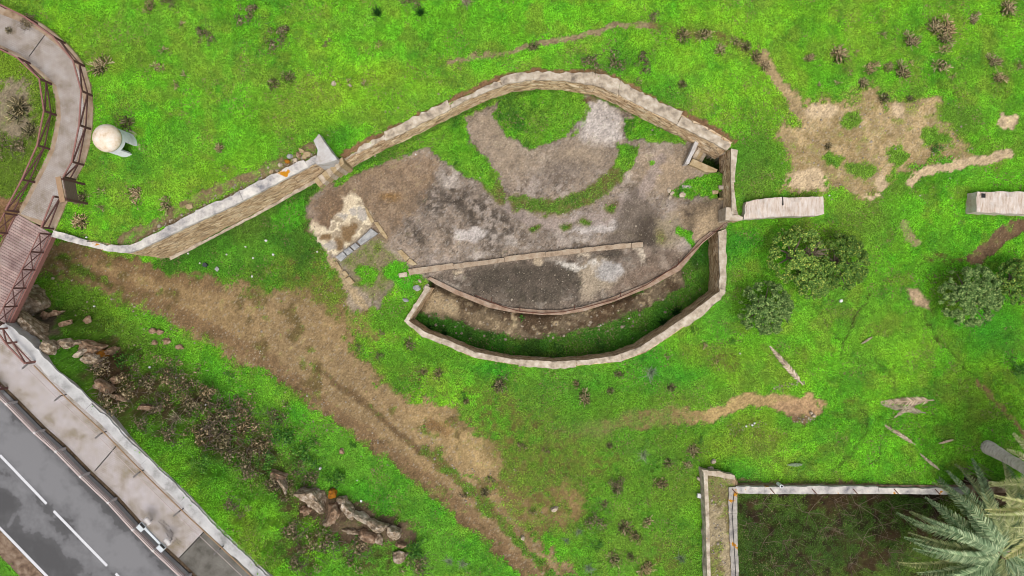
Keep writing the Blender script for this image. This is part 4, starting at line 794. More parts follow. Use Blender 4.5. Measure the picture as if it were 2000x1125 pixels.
# ------------------------------------------------------------------ lintel blocks and border stones
LB = 'grey dressed blocks laid in a row'
block('dressed_block', [(697, 472), (724, 446), (738, 456), (704, 479)], .4, -.1, M['greystone'], 'longest grey dressed block at the upper end of the row on the flagstones', 'block', LB, .02, .01)
block('dressed_block', [(684, 481), (694, 474), (702, 481), (692, 489)], .38, -.1, M['greystone'], 'shortest grey dressed block in the middle of the row on the flagstones', 'block', LB, .02, .01)
block('dressed_block', [(670, 490), (682, 482), (690, 490), (678, 499)], .36, -.1, M['greystone'], 'grey dressed block second from the lower end of the row', 'block', LB, .02, .01)
block('dressed_block', [(655, 502), (669, 491), (677, 500), (665, 511)], .36, -.1, M['greystone'], 'grey dressed block at the lower left end of the row', 'block', LB, .02, .01)
BS = 'tan border stones edging the sandy ground'
for px, lb in [([(730, 434), (738, 433), (758, 463), (755, 467), (745, 458)], 'long tan border stone with a round hole right of the grey blocks'), ([(776, 490), (784, 487), (800, 503), (792, 511)], 'tan border stone midway between the grey blocks and the kerb line'), ([(793, 512), (801, 504), (815, 516), (806, 519)], 'tan border stone ending near the start of the long kerb'),
               ([(712, 402), (718, 408), (731, 432), (725, 436), (716, 418)], 'narrow tan border stone along the upper right edge of the flagstones'),
               ([(667, 532), (673, 528), (681, 537), (674, 543)], 'tan border stone below the grey block row'), ([(674, 545), (682, 540), (692, 551), (684, 557)], 'squarish tan border stone at the lower left of the sandy ground'), ([(652, 512), (658, 510), (667, 526), (660, 527)], 'slim tan border stone touching the lowest grey block'),
               ([(778, 534), (794, 531), (796, 540), (779, 542)], 'small square pale stone just left of the long kerb')]:
    block('border_stone', px, .26, -.15, M['tanstone'] if 'pale' not in lb else M['pale'], lb, 'stone', BS, .02, .03)
for k, (a, c, s, lb) in enumerate([(815, 563, 8, 'flat grey stone in the grass above the left end of the ditch'), (793, 586, 6, 'grey stone lying in grass left of the ditch wall'), (820, 549, 4, 'small white stone in the green patch by the kerb start'), (1332, 380, 8, 'white round boulder at the edge of the green patch near the hatch'), (1308, 372, 6, 'white stone beside the round boulder near the hatch'), (1308, 385, 5, 'lower white stone beside the round boulder near the hatch'), (833, 562, 7, 'pale rubble stone topping the left end of the ditch wall'), (1312, 378, 5, 'chipped white stone between two others near the hatch')]):
    rock(a, c, s, s*.7, 20*k, .16, M['pale'] if k > 1 else M['greystone'], lb, k+30, 'loose stones around the gun platform', 'loose_stone', 2, .3, .3, 'stone')
# ------------------------------------------------------------------ footbridge
ZD = ZP+.04
r = empty('footbridge', P(60, 500, ZD-.2), 'timber plank footbridge with brown trussed railings crossing the dirt track', 'bridge')
DR = (P(101, 456, ZD), P(14, 634, ZD)); DL = (P(34, 418, ZD), P(-58, 598, ZD))
mb = MB(); n_ = 38
for k in range(n_):
    t0, t1 = (k+.06)/n_, (k+.94)/n_
    a, c, d, e = DL[0].lerp(DL[1], t0), DR[0].lerp(DR[1], t0), DR[0].lerp(DR[1], t1), DL[0].lerp(DL[1], t1)
    mb.prism([a[:2], c[:2], d[:2], e[:2]], ZD-.06, ZD+random.uniform(-.008, .008))
mb.build('plank_deck', M['deck'], r)
mb = MB()
for A_, B_ in (DR, DL, (DR[0].lerp(DL[0], .5), DR[1].lerp(DL[1], .5))):
    mb.bar(A_-Vector((0, 0, .27)), B_-Vector((0, 0, .27)), .16, .40)
mb.build('girder', M['rail'], r)
def truss(A_, B_, ts, nm):
    mb = MB(); up = Vector((0, 0, 1.05)); ps = [A_.lerp(B_, t) for t in ts]
    mb.bar(ps[0]+up, ps[-1]+up, .05, .045); mb.bar(ps[0]+up*.12, ps[-1]+up*.12, .05, .05)
    o = mb.build('top_rail', M['rail'], r)
    mb = MB()
    for p, q in zip(ps[:-1], ps[1:]): mb.bar(p+up, q+up*.1, .045, .045); mb.bar(p+up*.1, q+up, .045, .045)
    mb.build('cross_brace', M['raildark'], r)
    for p in ps: mb = MB(); mb.bar(p-Vector((0, 0, .3)), p+up*1.02, .1, .1); mb.build('railing_post', M['raildark'], r)
truss(DR[0], DR[1], [.012, .21, .40, .60, .80, .985], 'r'); truss(DL[0], DL[1], [.012, .21, .40, .60, .80, .985], 'l')
# ------------------------------------------------------------------ path fences: posts, top rail, lower rail, diagonal
def fence(name, label, pts, z, h_=1.05, group=None, mats=('rail', 'raildark')):
    r = empty(name, P(*pts[0], z), label, 'fence', group); ps = [P(*q, z) for q in pts]
    for p in ps: mb = MB(); mb.bar(p-Vector((0, 0, .2)), p+Vector((0, 0, h_)), .11, .11); mb.build('post', M[mats[1]], r)
    for p, q in zip(ps[:-1], ps[1:]):
        e = (q-p).normalized()*.055
        mb = MB(); mb.bar(p+Vector((0, 0, h_+.03)), q+Vector((0, 0, h_+.03)), .085, .06); mb.build('top_rail', M[mats[0]], r)
        mb = MB(); mb.bar(p+e+Vector((0, 0, h_*.42)), q-e+Vector((0, 0, h_*.42)), .06, .06); mb.build('lower_rail', M[mats[1]], r)
        mb = MB(); mb.bar(p+e+Vector((0, 0, h_*.45)), q-e+Vector((0, 0, h_*.93)), .07, .07); mb.build('diagonal_brace', M[mats[1]], r)
    return r
FG = 'brown timber fences along the curved path'
fence('path_fence', 'brown timber fence along the outer curve of the path beside the turret', [(-38, 2), (12, 16), (72, 46), (126, 84), (164, 129), (180, 187), (176, 252), (162, 322), (146, 351)], ZP, group=FG)
fence('path_fence', 'short brown timber fence between the notice board and the footbridge', [(127, 388), (104, 447)], ZP, group=FG)
fence('path_fence', 'brown timber fence along the inner curve of the path beside the scrubby lawn', [(-36, 84), (14, 102), (58, 124), (100, 164), (109, 225), (96, 291), (67, 356), (36, 414)], ZP, group=FG)
fence('footway_railing', 'brown metal railing on the parapet at the lower end of the footbridge', [(15, 641), (34, 668), (70, 706)], ZR+.35, .95, mats=('rail', 'rail'))
fence('footway_railing', 'brown railing end on the road side just left of the footway', [(-40, 712), (17, 757)], ZR, 1.0, mats=('rail', 'raildark'))
# ------------------------------------------------------------------ notice board
r = empty('notice_board', P(168, 378, ZP), 'brown wooden notice board with a light timber top beside the path', 'notice board')
pa, pb = P(165, 360, ZP), P(172, 398, ZP)
for p in (pa, pb): mb = MB(); mb.bar(p-Vector((0, 0, .3)), p+Vector((0, 0, 2.15)), .12, .12); mb.build('post', M['raildark'], r)
ax = (pb-pa).normalized(); nx_ = Vector((ax.y, -ax.x, 0)); nx_ = nx_ if nx_.x < 0 else -nx_
mb = MB()
for k in range(7): z_ = 1.0+.157*k; mb.bar(pa-ax*.1+Vector((0, 0, z_)), pb+ax*.1+Vector((0, 0, z_)), .05, .148)
mb.build('panel', M['boardwood'], r)
mb = MB()
for k in range(2): o_ = nx_*(.08+.17*k); mb.bar(pa-ax*.14+o_+Vector((0, 0, 2.2-.03*k)), pb+ax*.14+o_+Vector((0, 0, 2.2-.03*k)), .16, .05)
mb.build('roof', M['lightwood'], r)
# ------------------------------------------------------------------ whitewashed turret
TB = P(245, 283, 2.72); r = empty('sentry_turret', TB, 'small whitewashed round turret with a domed top and a doorway beside the path', 'turret')
Rt, Ht = .77, 1.85; ND = 48; door_az = -.50; hw = .40
mb = MB(); vs = []; fs = []
ang = [2*math.pi*k/ND for k in range(ND)]
def dd(a): return abs((a-door_az+math.pi) % (2*math.pi)-math.pi)
for zz, rr in ((-.4, Rt*1.04), (0, Rt*1.02), (.35, Rt), (1.35, Rt), (Ht, Rt)):
    for a in ang: vs.append((TB.x+rr*math.cos(a), TB.y+rr*math.sin(a), TB.z+zz))
for q in range(4):
    for k in range(ND):
        am = (ang[k]+math.pi/ND)
        if q in (1, 2) and dd(am) < hw: continue
        fs.append((q*ND+k, q*ND+(k+1) % ND, (q+1)*ND+(k+1) % ND, (q+1)*ND+k))
mb.add(vs, fs)
vi = []; 
for zz, rr in ((-.4, Rt-.16), (0, Rt-.16), (.35, Rt-.16), (1.35, Rt-.16), (Ht, Rt-.16)):
    for a in ang: vi.append((TB.x+rr*math.cos(a), TB.y+rr*math.sin(a), TB.z+zz))
fi_ = []
for q in range(4):
    for k in range(ND):
        if q in (1, 2) and dd(ang[k]+math.pi/ND) < hw: continue
        fi_.append((q*ND+k, (q+1)*ND+k, (q+1)*ND+(k+1) % ND, q*ND+(k+1) % ND))
mb.add(vi, fi_); NV = 5*ND; ks = [k for k in range(ND) if dd(ang[k]+math.pi/ND) < hw]
ks = sorted(ks, key=lambda k: ((ang[k]-door_az+math.pi) % (2*math.pi))); k0, k1 = ks[0], (ks[-1]+1) % ND
for q in (1, 2):
    mb.f.append((q*ND+k0, (q+1)*ND+k0, NV+(q+1)*ND+k0, NV+q*ND+k0)); mb.f.append((q*ND+k1, NV+q*ND+k1, NV+(q+1)*ND+k1, (q+1)*ND+k1))
for k in ks: mb.f.append((3*ND+k, 3*ND+(k+1) % ND, NV+3*ND+(k+1) % ND, NV+3*ND+k)); mb.f.append((ND+k, NV+ND+k, NV+ND+(k+1) % ND, ND+(k+1) % ND))
mb.build('drum_wall', M['whitecoat'], r)
M['dome'] = stone_mat('dome_plaster', lin(176, 146, 108, .8), lin(230, 210, 186, .82), lin(238, 228, 216, .82), scale=2.4, island=0, bump=.2, lichen=.58)
mb = MB(); vs = []; fs = []; rings = 9
prof = [(Rt+.05, Ht-.06), (Rt+.06, Ht+.04)]+[((Rt+.05)*math.cos(t), Ht+.06+.58*math.sin(t)) for t in [math.pi/2*k/rings for k in range(1, rings)]]
for rr, zz in prof:
    for a in ang: vs.append((TB.x+rr*math.cos(a), TB.y+rr*math.sin(a), TB.z+zz))
for q in range(len(prof)-1):
    for k in range(ND): fs.append((q*ND+k, q*ND+(k+1) % ND, (q+1)*ND+(k+1) % ND, (q+1)*ND+k))
fs += [tuple(range((len(prof)-1)*ND, len(prof)*ND)), tuple(range(ND))[::-1]]; mb.add(vs, fs); mb.build('dome', M['dome'], r, smooth=True)
mb = MB(); pts = []
for k in range(18): a = 2*math.pi*k/18; rr = 1.02+.1*mnoise.noise(Vector((math.cos(a)*2, math.sin(a)*2, 3))); pts.append((TB.x+.08+rr*math.cos(a), TB.y-.04+rr*math.sin(a)))
mb.prism(pts, TB.z-.4, TB.z+.07); mb.build('footing', M['pale'], r, bevel=.03)
# ------------------------------------------------------------------ guardrail, handrail and twin floodlights by the road
r = empty('guardrail', P(126, 876, ZR), 'long pinkish grey steel guardrail between the road and the footway', 'guardrail'); ps = [P(a, c, ZR) for a, c in GR]
for o_, z_, w_, nm in ((0, .72, .17, 'top_beam'), (.0, .45, .12, 'lower_beam')):
    mb = MB()
    for p, q in zip(ps[:-1], ps[1:]):
        mb.bar(p+Vector((0, 0, z_)), q+Vector((0, 0, z_)), w_*.28, .2); d = (q-p).normalized().cross(Vector((0, 0, 1)))
        mb.bar(p+d*w_*.4+Vector((0, 0, z_+.04)), q+d*w_*.4+Vector((0, 0, z_+.04)), w_*.24, .06); mb.bar(p-d*w_*.4+Vector((0, 0, z_+.05)), q-d*w_*.4+Vector((0, 0, z_+.05)), w_*.22, .05)
    mb.build(nm, M['railgrey'], r)
for p in ps[1:-1]:
    mb = MB(); mb.bar(p-Vector((0, 0, .1)), p+Vector((0, 0, .84)), .14, .14); mb.build('post', M['galv'], r)
r = empty('handrail', P(70, 706, ZR+.1), 'slim metal handrail on dark brackets along the inside of the white footway parapet', 'handrail')
HR = [(68, 712), (130, 774), (208, 846), (281, 921), (358, 996), (436, 1069), (500, 1130), (560, 1190)]
for k, (dz, wd) in enumerate(((.98, .07), (.55, .03))):
    mb = MB(); mb.tube([P(a-(2 if k == 0 else 12), c+(2 if k == 0 else 10), ZR+.1+dz) for a, c in HR], wd*.6, 6); mb.build('rail', M['lightwood'] if k == 0 else M['railgrey'], r)
for a, c in HR:
    mb = MB(); p = P(a+2, c-4, ZR+.30); q = P(a-13, c+9, ZR+.12); mb.bar(p+Vector((0, 0, .12)), p+Vector((0, 0, .75)), .06, .06); mb.bar(p+Vector((0, 0, .70)), p.lerp(q, .7)+Vector((0, 0, .70)), .09, .06); mb.build('bracket', M['bracket'], r)
r = empty('street_light', P(282, 1030, ZR), 'white metal bar carrying two grey floodlights on the guardrail', 'street light')
a, c = P(279, 1027, ZR+1.15), P(318, 1067, ZR+1.15)
mb = MB(); mb.bar(a, c, .14, .10); mb.build('cross_bar', M['whitemetal'], r)
for p in (a, c):
    mb = MB(); mb.tube([p-Vector((0, 0, 1.2)), p], .05, 8); mb.build('bracket_post', M['galv'], r)
    d = (c-a).normalized(); e = Vector((-d.y, d.x, 0)); e = e if e.x > 0 else -e
    mb = MB(); mb.bar(p-d*.22-e*.05+Vector((0, 0, .10)), p+d*.22-e*.05+Vector((0, 0, .10)), .46, .14); h_ = mb.build('floodlight', M['whitemetal'], r, bevel=.03)
    mb = MB(); mb.bar(p-d*.18+e*.10+Vector((0, 0, .185)), p+d*.18+e*.10+Vector((0, 0, .185)), .14, .02); mb.build('lens', M['dark'], h_)
    mb = MB(); mb.bar(p-d*.26+e*.34+Vector((0, 0, -.10)), p+d*.22+e*.30+Vector((0, 0, -.10)), .30, .16); mb.build('ballast_box', M['galv'], r, bevel=.06)
mb = MB()
for k in range(14):
    u = P(310+random.uniform(-4, 4)+k*2.6, 1018+k*3.3, ZR+.104); mb.bar(u, u+Vector((.1*random.choice((-1, 1)), .09, 0)), .03, .006); u2 = u+Vector((.2, .05, 0)); mb.bar(u2, u2+Vector((.09, -.08, 0)), .03, .006)
tag(mb.build('footway_joint', M['dark']), kind='structure')
# ------------------------------------------------------------------ ruined cistern
CZ = .95
r = empty('cistern_wall', P(1378, 920, .1), 'thick ruined wall with rubble core and pale inner coping round a deep dark cistern', 'wall')
oA, oB = V2([(1373, 917), (1377, 1000), (1380, 1125), (1385, 1330)], .95), V2([(1382, 921), (1385, 1000), (1388, 1125), (1393, 1330)], .95)
mb = MB(); wall_body(mb, oB, oA, .95, -.4, rows=5, batter=.12, rough=.05); mb.build('outer_face', M['coping_tan'], r)
oA, oB = V2([(1372, 918), (1400, 922), (1436, 930)], .95), V2([(1375, 927), (1400, 931), (1436, 937)], .95)
mb = MB(); coping_blocks(mb, oA, oB, .95, .5, .8, 1.6, rag=.06); mb.build('end_course', M['pale'], r)
mb = MB(); coping_blocks(mb, V2([(1425, 951), (1424, 1010), (1426, 1070), (1428, 1125), (1430, 1330)], CZ), V2([(1440, 951), (1440, 1010), (1441, 1070), (1443, 1125), (1446, 1330)], CZ), CZ, .3, 1.0, 3.0, rag=.05)
M['copl'] = stone_mat('lichened_coping', lin(130, 128, 130), lin(200, 192, 182), lin(230, 222, 210), scale=1.6, lichen=.60, island=.3); mb.build('inner_coping', M['copl'], r)
mb = MB(); coping_blocks(mb, V2([(1438, 950), (1500, 951), (1600, 950), (1700, 952), (1800, 953), (1880, 952), (1892, 952)], CZ), V2([(1440, 964), (1500, 965), (1600, 965), (1700, 965), (1800, 965), (1880, 966), (1892, 966)], CZ), CZ, .3, 1.4, 3.2, rag=.05); mb.build('top_coping', M['coping'], r)
mb = MB(); wall_body(mb, V2([(1432, 950), (1600, 950), (1892, 950), (2120, 950)], CZ), V2([(1437, 965), (1600, 965), (1892, 966), (2120, 966)], CZ), CZ-.29, -5, rows=8, batter=.0, rough=.03)
wall_body(mb, V2([(1426, 951), (1428, 1125), (1430, 1330)], CZ), V2([(1440, 951), (1442, 1125), (1445, 1330)], CZ), CZ-.29, -5, rows=8, batter=.0, rough=.03); mb.build('inner_face', M['rock_brown'], r)
for a, c in ((1508, 957), (1590, 958), (1670, 958), (1750, 958), (1830, 958), (1434, 958)):
    mb = MB(); p = P(a-4, c-3, CZ+.02); mb.bar(p, P(a+5, c+7, CZ+.10), .05, .05); mb.build('iron_cramp', M['rust'], r)
mb = MB(); mb.tube([P(1434, 960, CZ+.03), P(1430, 1000, CZ+.05), P(1433, 1050, CZ+.05), P(1436, 1100, CZ+.04), P(1438, 1150, CZ+.04)], .018, 5); tag(mb.build('cable', M['dark']), 'thin dark cable lying along the lichened cistern coping', 'cable')
r = empty('pipe_vent', P(1524, 948, .9), 'short white pipe end standing on the cistern coping', 'pipe'); mb = MB(); p = P(1524, 948, 1.0); mb.tube([p-Vector((0, 0, .4)), p+Vector((0, 0, .25))], .11, 14); mb.build('pipe_wall', M['whitecoat'], r); mb = MB(); mb.tube([p+Vector((0, 0, .2)), p+Vector((0, 0, .256))], .075, 12); mb.build('pipe_mouth', M['dark'], r)
mb = MB(); mb.tube([P(1380, 462, .5), P(1400, 447, .9), P(1420, 434, 1.2), P(1432, 430, 1.75)], .02, 5); tag(mb.build('cable', M['raildark']), 'dark cable hanging from the end pillar to the ditch corner', 'cable')
# ------------------------------------------------------------------ vegetation builders
def leaf_cloud(pts, nrm, size, rng, aspect=.55, tilt=.6):
    """diamond leaves at pts, facing roughly nrm"""
    n_ = len(pts); nr = nrm+rng.normal(0, tilt, (n_, 3)); nr /= np.linalg.norm(nr, axis=1, keepdims=True)
    a = rng.normal(0, 1, (n_, 3)); t1 = np.cross(nr, a); t1 /= np.linalg.norm(t1, axis=1, keepdims=True); t2 = np.cross(nr, t1)
    s = (size*rng.uniform(.6, 1.4, n_))[:, None]
    V = np.stack([pts-t1*s, pts-t2*s*aspect, pts+t1*s, pts+t2*s*aspect], 1).reshape(-1, 3)
    return V, np.arange(4*n_).reshape(-1, 4)
def crown_points(rng, lobes, per, rmin=.75):
    P_, N_ = [], []
    for (cx, cy, cz, rr) in lobes:
        k = int(per*rr*rr); u = rng.normal(0, 1, (k, 3)); u /= np.linalg.norm(u, axis=1, keepdims=True); u[:, 2] = np.where(u[:, 2] < -.35, -u[:, 2], u[:, 2])
        q = rng.uniform(rmin, 1.05, k)[:, None]; P_.append(np.array([cx, cy, cz])+u*rr*q); N_.append(u)
    return np.concatenate(P_), np.concatenate(N_)
def tree(px, py, rpx, ht, mat, label, seed, dead=False):
    g_ = G(px, py); zt = g_.z+ht*.6; c = P(px, py, zt); R_ = rpx*(H-zt)/F; rng = np.random.default_rng(seed)
    base = Vector((c.x*(H-g_.z)/(H-zt)*.0+c.x, c.y, float(hgt(c.x, c.y))))
    r = empty('round_tree', base, label, 'tree', 'round evergreen trees on the right hand lawn')
    mb = MB(); mb.tube([base-Vector((0, 0, .3)), base+Vector((.05, .02, ht*.35)), base+Vector((0, 0, ht*.62))], [.17, .13, .07], 8)
    for k in range(9):
        a = k*.698+rng.uniform(-.2, .2); e = base+Vector((math.cos(a)*R_*.8, math.sin(a)*R_*.8, ht*rng.uniform(.4, .75)))
        m_ = base+Vector((math.cos(a)*R_*.35, math.sin(a)*R_*.35, ht*.45)); mb.tube([base+Vector((0, 0, ht*.22)), m_, e], [.09, .06, .02], 5)
    mb.build('trunk', M['twig'], r)
    lobes = [(0, 0, ht*.55, R_*.62)]
    nl = 190
    for k in range(nl):
        a = k*2.39996+rng.uniform(-.3, .3); q = math.sqrt((k+.5)/nl); rr = R_*rng.uniform(.065, .125)
        d = min(R_*q*rng.uniform(.85, 1.08), R_*1.02-rr*.8); lobes.append((d*math.cos(a), d*math.sin(a), ht*(.34+.52*math.sqrt(max(0, 1-(d/R_)**2)))+rng.uniform(-.16, .14), rr))
    L = np.array(lobes); L[:, :2] += 0
    L[0, 3] = R_*.5
    pts, nr = crown_points(rng, [tuple(v) for v in L[1:]], 5200, .3)
    p2, n2 = crown_points(rng, [tuple(L[0])], 260, .8); pts = np.concatenate([pts, p2]); nr = np.concatenate([nr, n2])
    nz = fbm(pts[:, 0]+seed, pts[:, 1], 1.6, 3, 7); k = (pts[:, 2] > .12) & (nz > .30+.08*rng.random(len(pts)))
    if dead: k &= ~((np.hypot(pts[:, 0]-dead[0], pts[:, 1]-dead[1]) < .3))
    pts, nr = pts[k], nr[k]; V, Fq = leaf_cloud(pts, nr*.9+np.array([0, 0, .4]), .06, rng, .55, .55)
    np_mesh('crown', V, Fq, mat, parent=r)
    if dead:
        mb = MB()
        for k in range(34):
            a = rng.uniform(0, 6.28); b0 = Vector((dead[0]-.35, dead[1]-.1, ht*.55))+base; L_ = rng.uniform(.6, 1.25); e = b0+Vector((.25+math.cos(a)*L_*.8, .15+math.sin(a)*L_*.55, rng.uniform(.3, .8)))
            m_ = b0.lerp(e, .5)+Vector((rng.uniform(-.1, .1), rng.uniform(-.1, .1), .12)); mb.tube([b0, m_, e], [.022, .015, .008], 4)
            for _ in range(2): mb.tube([m_, m_+Vector((rng.uniform(-.35, .45), rng.uniform(-.3, .35), rng.uniform(0, .3)))], [.012, .006], 4)
        mb.build('dead_branches', M['twig'], r)
    return r
tree(1558, 498, 58, 2.6, M['mastic'], 'yellowish green bushy tree with bare grey twigs on its right, below the left wall stump', 1, (.95, .2))
tree(1643, 512, 56, 2.5, M['mastic'], 'darker bushy tree grown together with the twiggy one below the left wall stump', 2)
tree(1590, 545, 40, 2.0, M['mastic'], 'low bushy tree filling the front of the pair below the left wall stump', 3)
tree(1497, 603, 54, 2.3, M['mastic_pale'], 'lone round grey green tree nearest the crescent ditch', 4)
tree(1902, 578, 62, 2.6, M['mastic_pale'], 'large round grey green tree beside the bare brown strip at the right', 5)
tree(1990, 550, 46, 2.4, M['mastic'], 'bushy tree cut by the right edge next to the large round tree', 6)
# thistles, shrubs, tufts
def thistle_proto(mat, n_, seed, flat=.6, thick=.027, ln=(.15, .26)):
    rng = np.random.default_rng(seed); V = []; Fq = []
    hx, hy = rng.normal(0, .12, 3), rng.normal(0, .12, 3)
    for k in range(n_):
        a = rng.uniform(0, 6.283); q = math.sqrt(rng.uniform(.0, 1)); j = k % 3; b0 = np.array([hx[j]+math.cos(a)*q*.34, hy[j]+math.sin(a)*q*.34, .16*(1-q*q)*rng.uniform(.5, 1.2)]); ti = rng.normal(.25, .2)+q*flat*1.5; a2 = a+rng.normal(0, .45)
        d = np.array([math.sin(ti)*math.cos(a2), math.sin(ti)*math.sin(a2), math.cos(ti)]); L = rng.uniform(*ln); x = np.cross(d, [0.01, .02, 1]); x /= np.linalg.norm(x)+1e-9; y = np.cross(d, x)
        o = len(V); w_ = thick*rng.uniform(.6, 1.3)
        for t, s in ((-.8, .2), (0, .45), (.6, 1.), (1, .2)):
            for e in range(4): an = e*1.571; V.append(b0+d*L*t+(x*math.cos(an)+y*math.sin(an))*w_*s)
        for q_ in range(3):
            for e in range(4): Fq.append((o+q_*4+e, o+q_*4+(e+1) % 4, o+q_*4+4+(e+1) % 4, o+q_*4+4+e))
    o = np_mesh('dry_thistle', np.array(V)+np.array([0, 0, .12]), np.array(Fq), mat)
    q = rng.normal(0, .2, (int(n_*1.5), 3))*np.array([1, 1, .15])+np.array([0, 0, .10]); V, Fq = leaf_cloud(q, np.tile([0, 0, 1.], (len(q), 1)), .07, rng, .4, .5)
    np_mesh('base_leaves', V, Fq, M['baseleaf'], parent=o); return o
def shrub_proto(name, mat, n_, seed, twigs=12, size=.05):
    rng = np.random.default_rng(seed); lob = [(rng.normal(0, .22), rng.normal(0, .22), rng.uniform(.08, .28), rng.uniform(.12, .26)) for _ in range(9)]
    pts, nr = crown_points(rng, lob, n_, .5); V, Fq = leaf_cloud(pts, nr+np.array([0, 0, .4]), size, rng, .45, .7); o = np_mesh(name, V, Fq, mat)
    if twigs:
        mb = MB()
        for k in range(twigs): a = rng.uniform(0, 6.28); c_ = Vector((rng.normal(0, .26), rng.normal(0, .26), rng.uniform(.08, .3))); e_ = Vector((math.cos(a), math.sin(a), rng.normal(0, .3)))*rng.uniform(.1, .28); mb.tube([c_-e_, c_+Vector((rng.normal(0, .03), rng.normal(0, .03), .03)), c_+e_], [.010, .008, .004], 4)
        mb.build('twigs', M['twigdark'], o)
    return o
def grass_proto(name, mat, n_, seed, ln=(.3, .6), wd=.022, flat=.9):
    rng = np.random.default_rng(seed); V = []; Fq = []
    for k in range(n_):
        a = rng.uniform(0, 6.283); ti = abs(rng.normal(.35, .3))*flat; L = rng.uniform(*ln); d = np.array([math.cos(a), math.sin(a)]); s = np.array([-d[1], d[0], 0])*wd; b0 = np.array([rng.normal(0, .06), rng.normal(0, .06), 0]); o = len(V)
        for t in (0, .5, 1): p = b0+np.array([d[0]*L*math.sin(ti)*t*(1+.6*t), d[1]*L*math.sin(ti)*t*(1+.6*t), L*math.cos(ti)*t*(1-.35*t*math.sin(ti))]); w_ = 1-t*.85; V += [p-s*w_, p+s*w_]
        Fq += [(o, o+1, o+3, o+2), (o+2, o+3, o+5, o+4)]
    return np_mesh(name, np.array(V), np.array(Fq), mat)
PRO = {'t': [thistle_proto(M['thistle'], 84, 1), thistle_proto(M['thistle'], 60, 2, .75), thistle_proto(M['thistle'], 100, 3, .5)],
       's': [thistle_proto(M['thistle'], 24, 4, .8), thistle_proto(M['thistle'], 18, 5, .7)],
       'g': [thistle_proto(M['greythistle'], 80, 6, .7), thistle_proto(M['greythistle'], 54, 7, .8)],
       'd': [shrub_proto('dark_shrub', M['brownleaf'], 900, 8), shrub_proto('dark_shrub', M['brownleaf'], 700, 9)],
       'v': [grass_proto('green_tuft', M['tuft'], 90, 10), grass_proto('green_tuft', M['tuft'], 70, 11)],
       'w': [grass_proto('straw_tuft', M['dryfrond'], 120, 12, (.3, .65), .014), grass_proto('straw_tuft', M['dryfrond'], 90, 13, (.3, .6), .014)],
       'l': [shrub_proto('leafy_shrub', M['darkleaf'], 1000, 14, 5, .055), shrub_proto('leafy_shrub', M['darkleaf'], 800, 15, 5, .05)],
       'r': [grass_proto('silver_rosette', M['silver'], 40, 16, (.25, .4), .035, 1.7)],
       'b': [shrub_proto('brown_shrub', M['brownleaf'], 1100, 17, 26, .045), shrub_proto('brown_shrub', M['brownleaf'], 900, 18, 34, .045)]}
NAMES = {'t': ('dry_thistle', 'thistle', 'tan dry thistle clumps in the meadow'), 's': ('small_thistle', 'thistle', 'small sparse thistle sprigs'), 'g': ('grey_thistle', 'thistle', 'grey dry thistle clumps'), 'd': ('dark_shrub', 'shrub', 'dark low shrubs in the meadow'),
         'v': ('green_tuft', 'grass tuft', 'dark green grass tufts'), 'w': ('straw_tuft', 'grass tuft', 'pale straw tufts'), 'l': ('leafy_shrub', 'shrub', 'leafy green shrubs'), 'r': ('silver_rosette', 'plant', 'silvery rosette plants'), 'b': ('brown_shrub', 'shrub', 'brown brushwood on the bank')}
used = set(); SIZE0 = {'t': .50, 's': .5, 'g': .52, 'd': .5, 'v': .42, 'w': .5, 'l': .5, 'r': .40, 'b': .52}
def plant(kind, px, py, rp, label, k=None, flat=1.0):
    i = random.randrange(len(PRO[kind])) if k is None else k; pr = PRO[kind][i]; nm, cat, grp = NAMES[kind]
    g_ = G(px, py); s = rp*(H-g_.z)/F/SIZE0[kind]
    if (kind, i) in used: o = copy_tree(pr)
    else: o = pr; used.add((kind, i))
    o.name = nm; o.location = g_+Vector((0, 0, .0)); o.rotation_euler = (0, 0, random.uniform(0, 6.28)); o.scale = (s, s, max(.55, s*.8)*flat)
    tag(o, label, cat, grp); return o
# ------------------------------------------------------------------ palms and fallen fronds
def frond_arrays(L, rng, arch=.5, droop=.35, vee=.5, width=.55, nleaf=96, lw=.026):
    """frond along +X from the origin; arch lifts it, droop bends the tip down"""
    V = []; Fq = []
    def spine(t): return np.array([L*t*(1-.12*t*t), 0, L*(arch*t-(arch+droop)*t*t*.75)])
    for i in range(9):
        t = i/8; p = spine(t); w_ = .035*(1-t)+.008
        V += [p+np.array([0, -w_, .01]), p+np.array([0, w_, .01])]
        if i < 8: o = i*2; Fq.append((o, o+1, o+3, o+2))
    for sgn in (-1, 1):
        for k in range(nleaf):
            t = .10+.90*(k+rng.uniform(-.2, .2))/nleaf; p = spine(min(t, 1)); l_ = width*(math.sin(math.pi*min(1, .12+.88*t)**.8)*.85+.18)*rng.uniform(.85, 1.1)
            f = .74+rng.normal(0, .06); d = np.array([math.cos(f), sgn*math.sin(f), vee*rng.uniform(.6, 1.2)-.1]); d /= np.linalg.norm(d); s = np.array([-d[1], d[0], 0])*lw if False else np.cross(d, [0, 0, 1.])*lw
            q = p+d*l_*.55; e = p+d*l_+np.array([0, 0, -.10*l_]); o = len(V)
            V += [p-s*.7, p+s*.7, q+s, q-s, e+s*.25, e-s*.25]; Fq += [(o, o+1, o+2, o+3), (o+3, o+2, o+4, o+5)]
    return np.array(V), np.array(Fq)
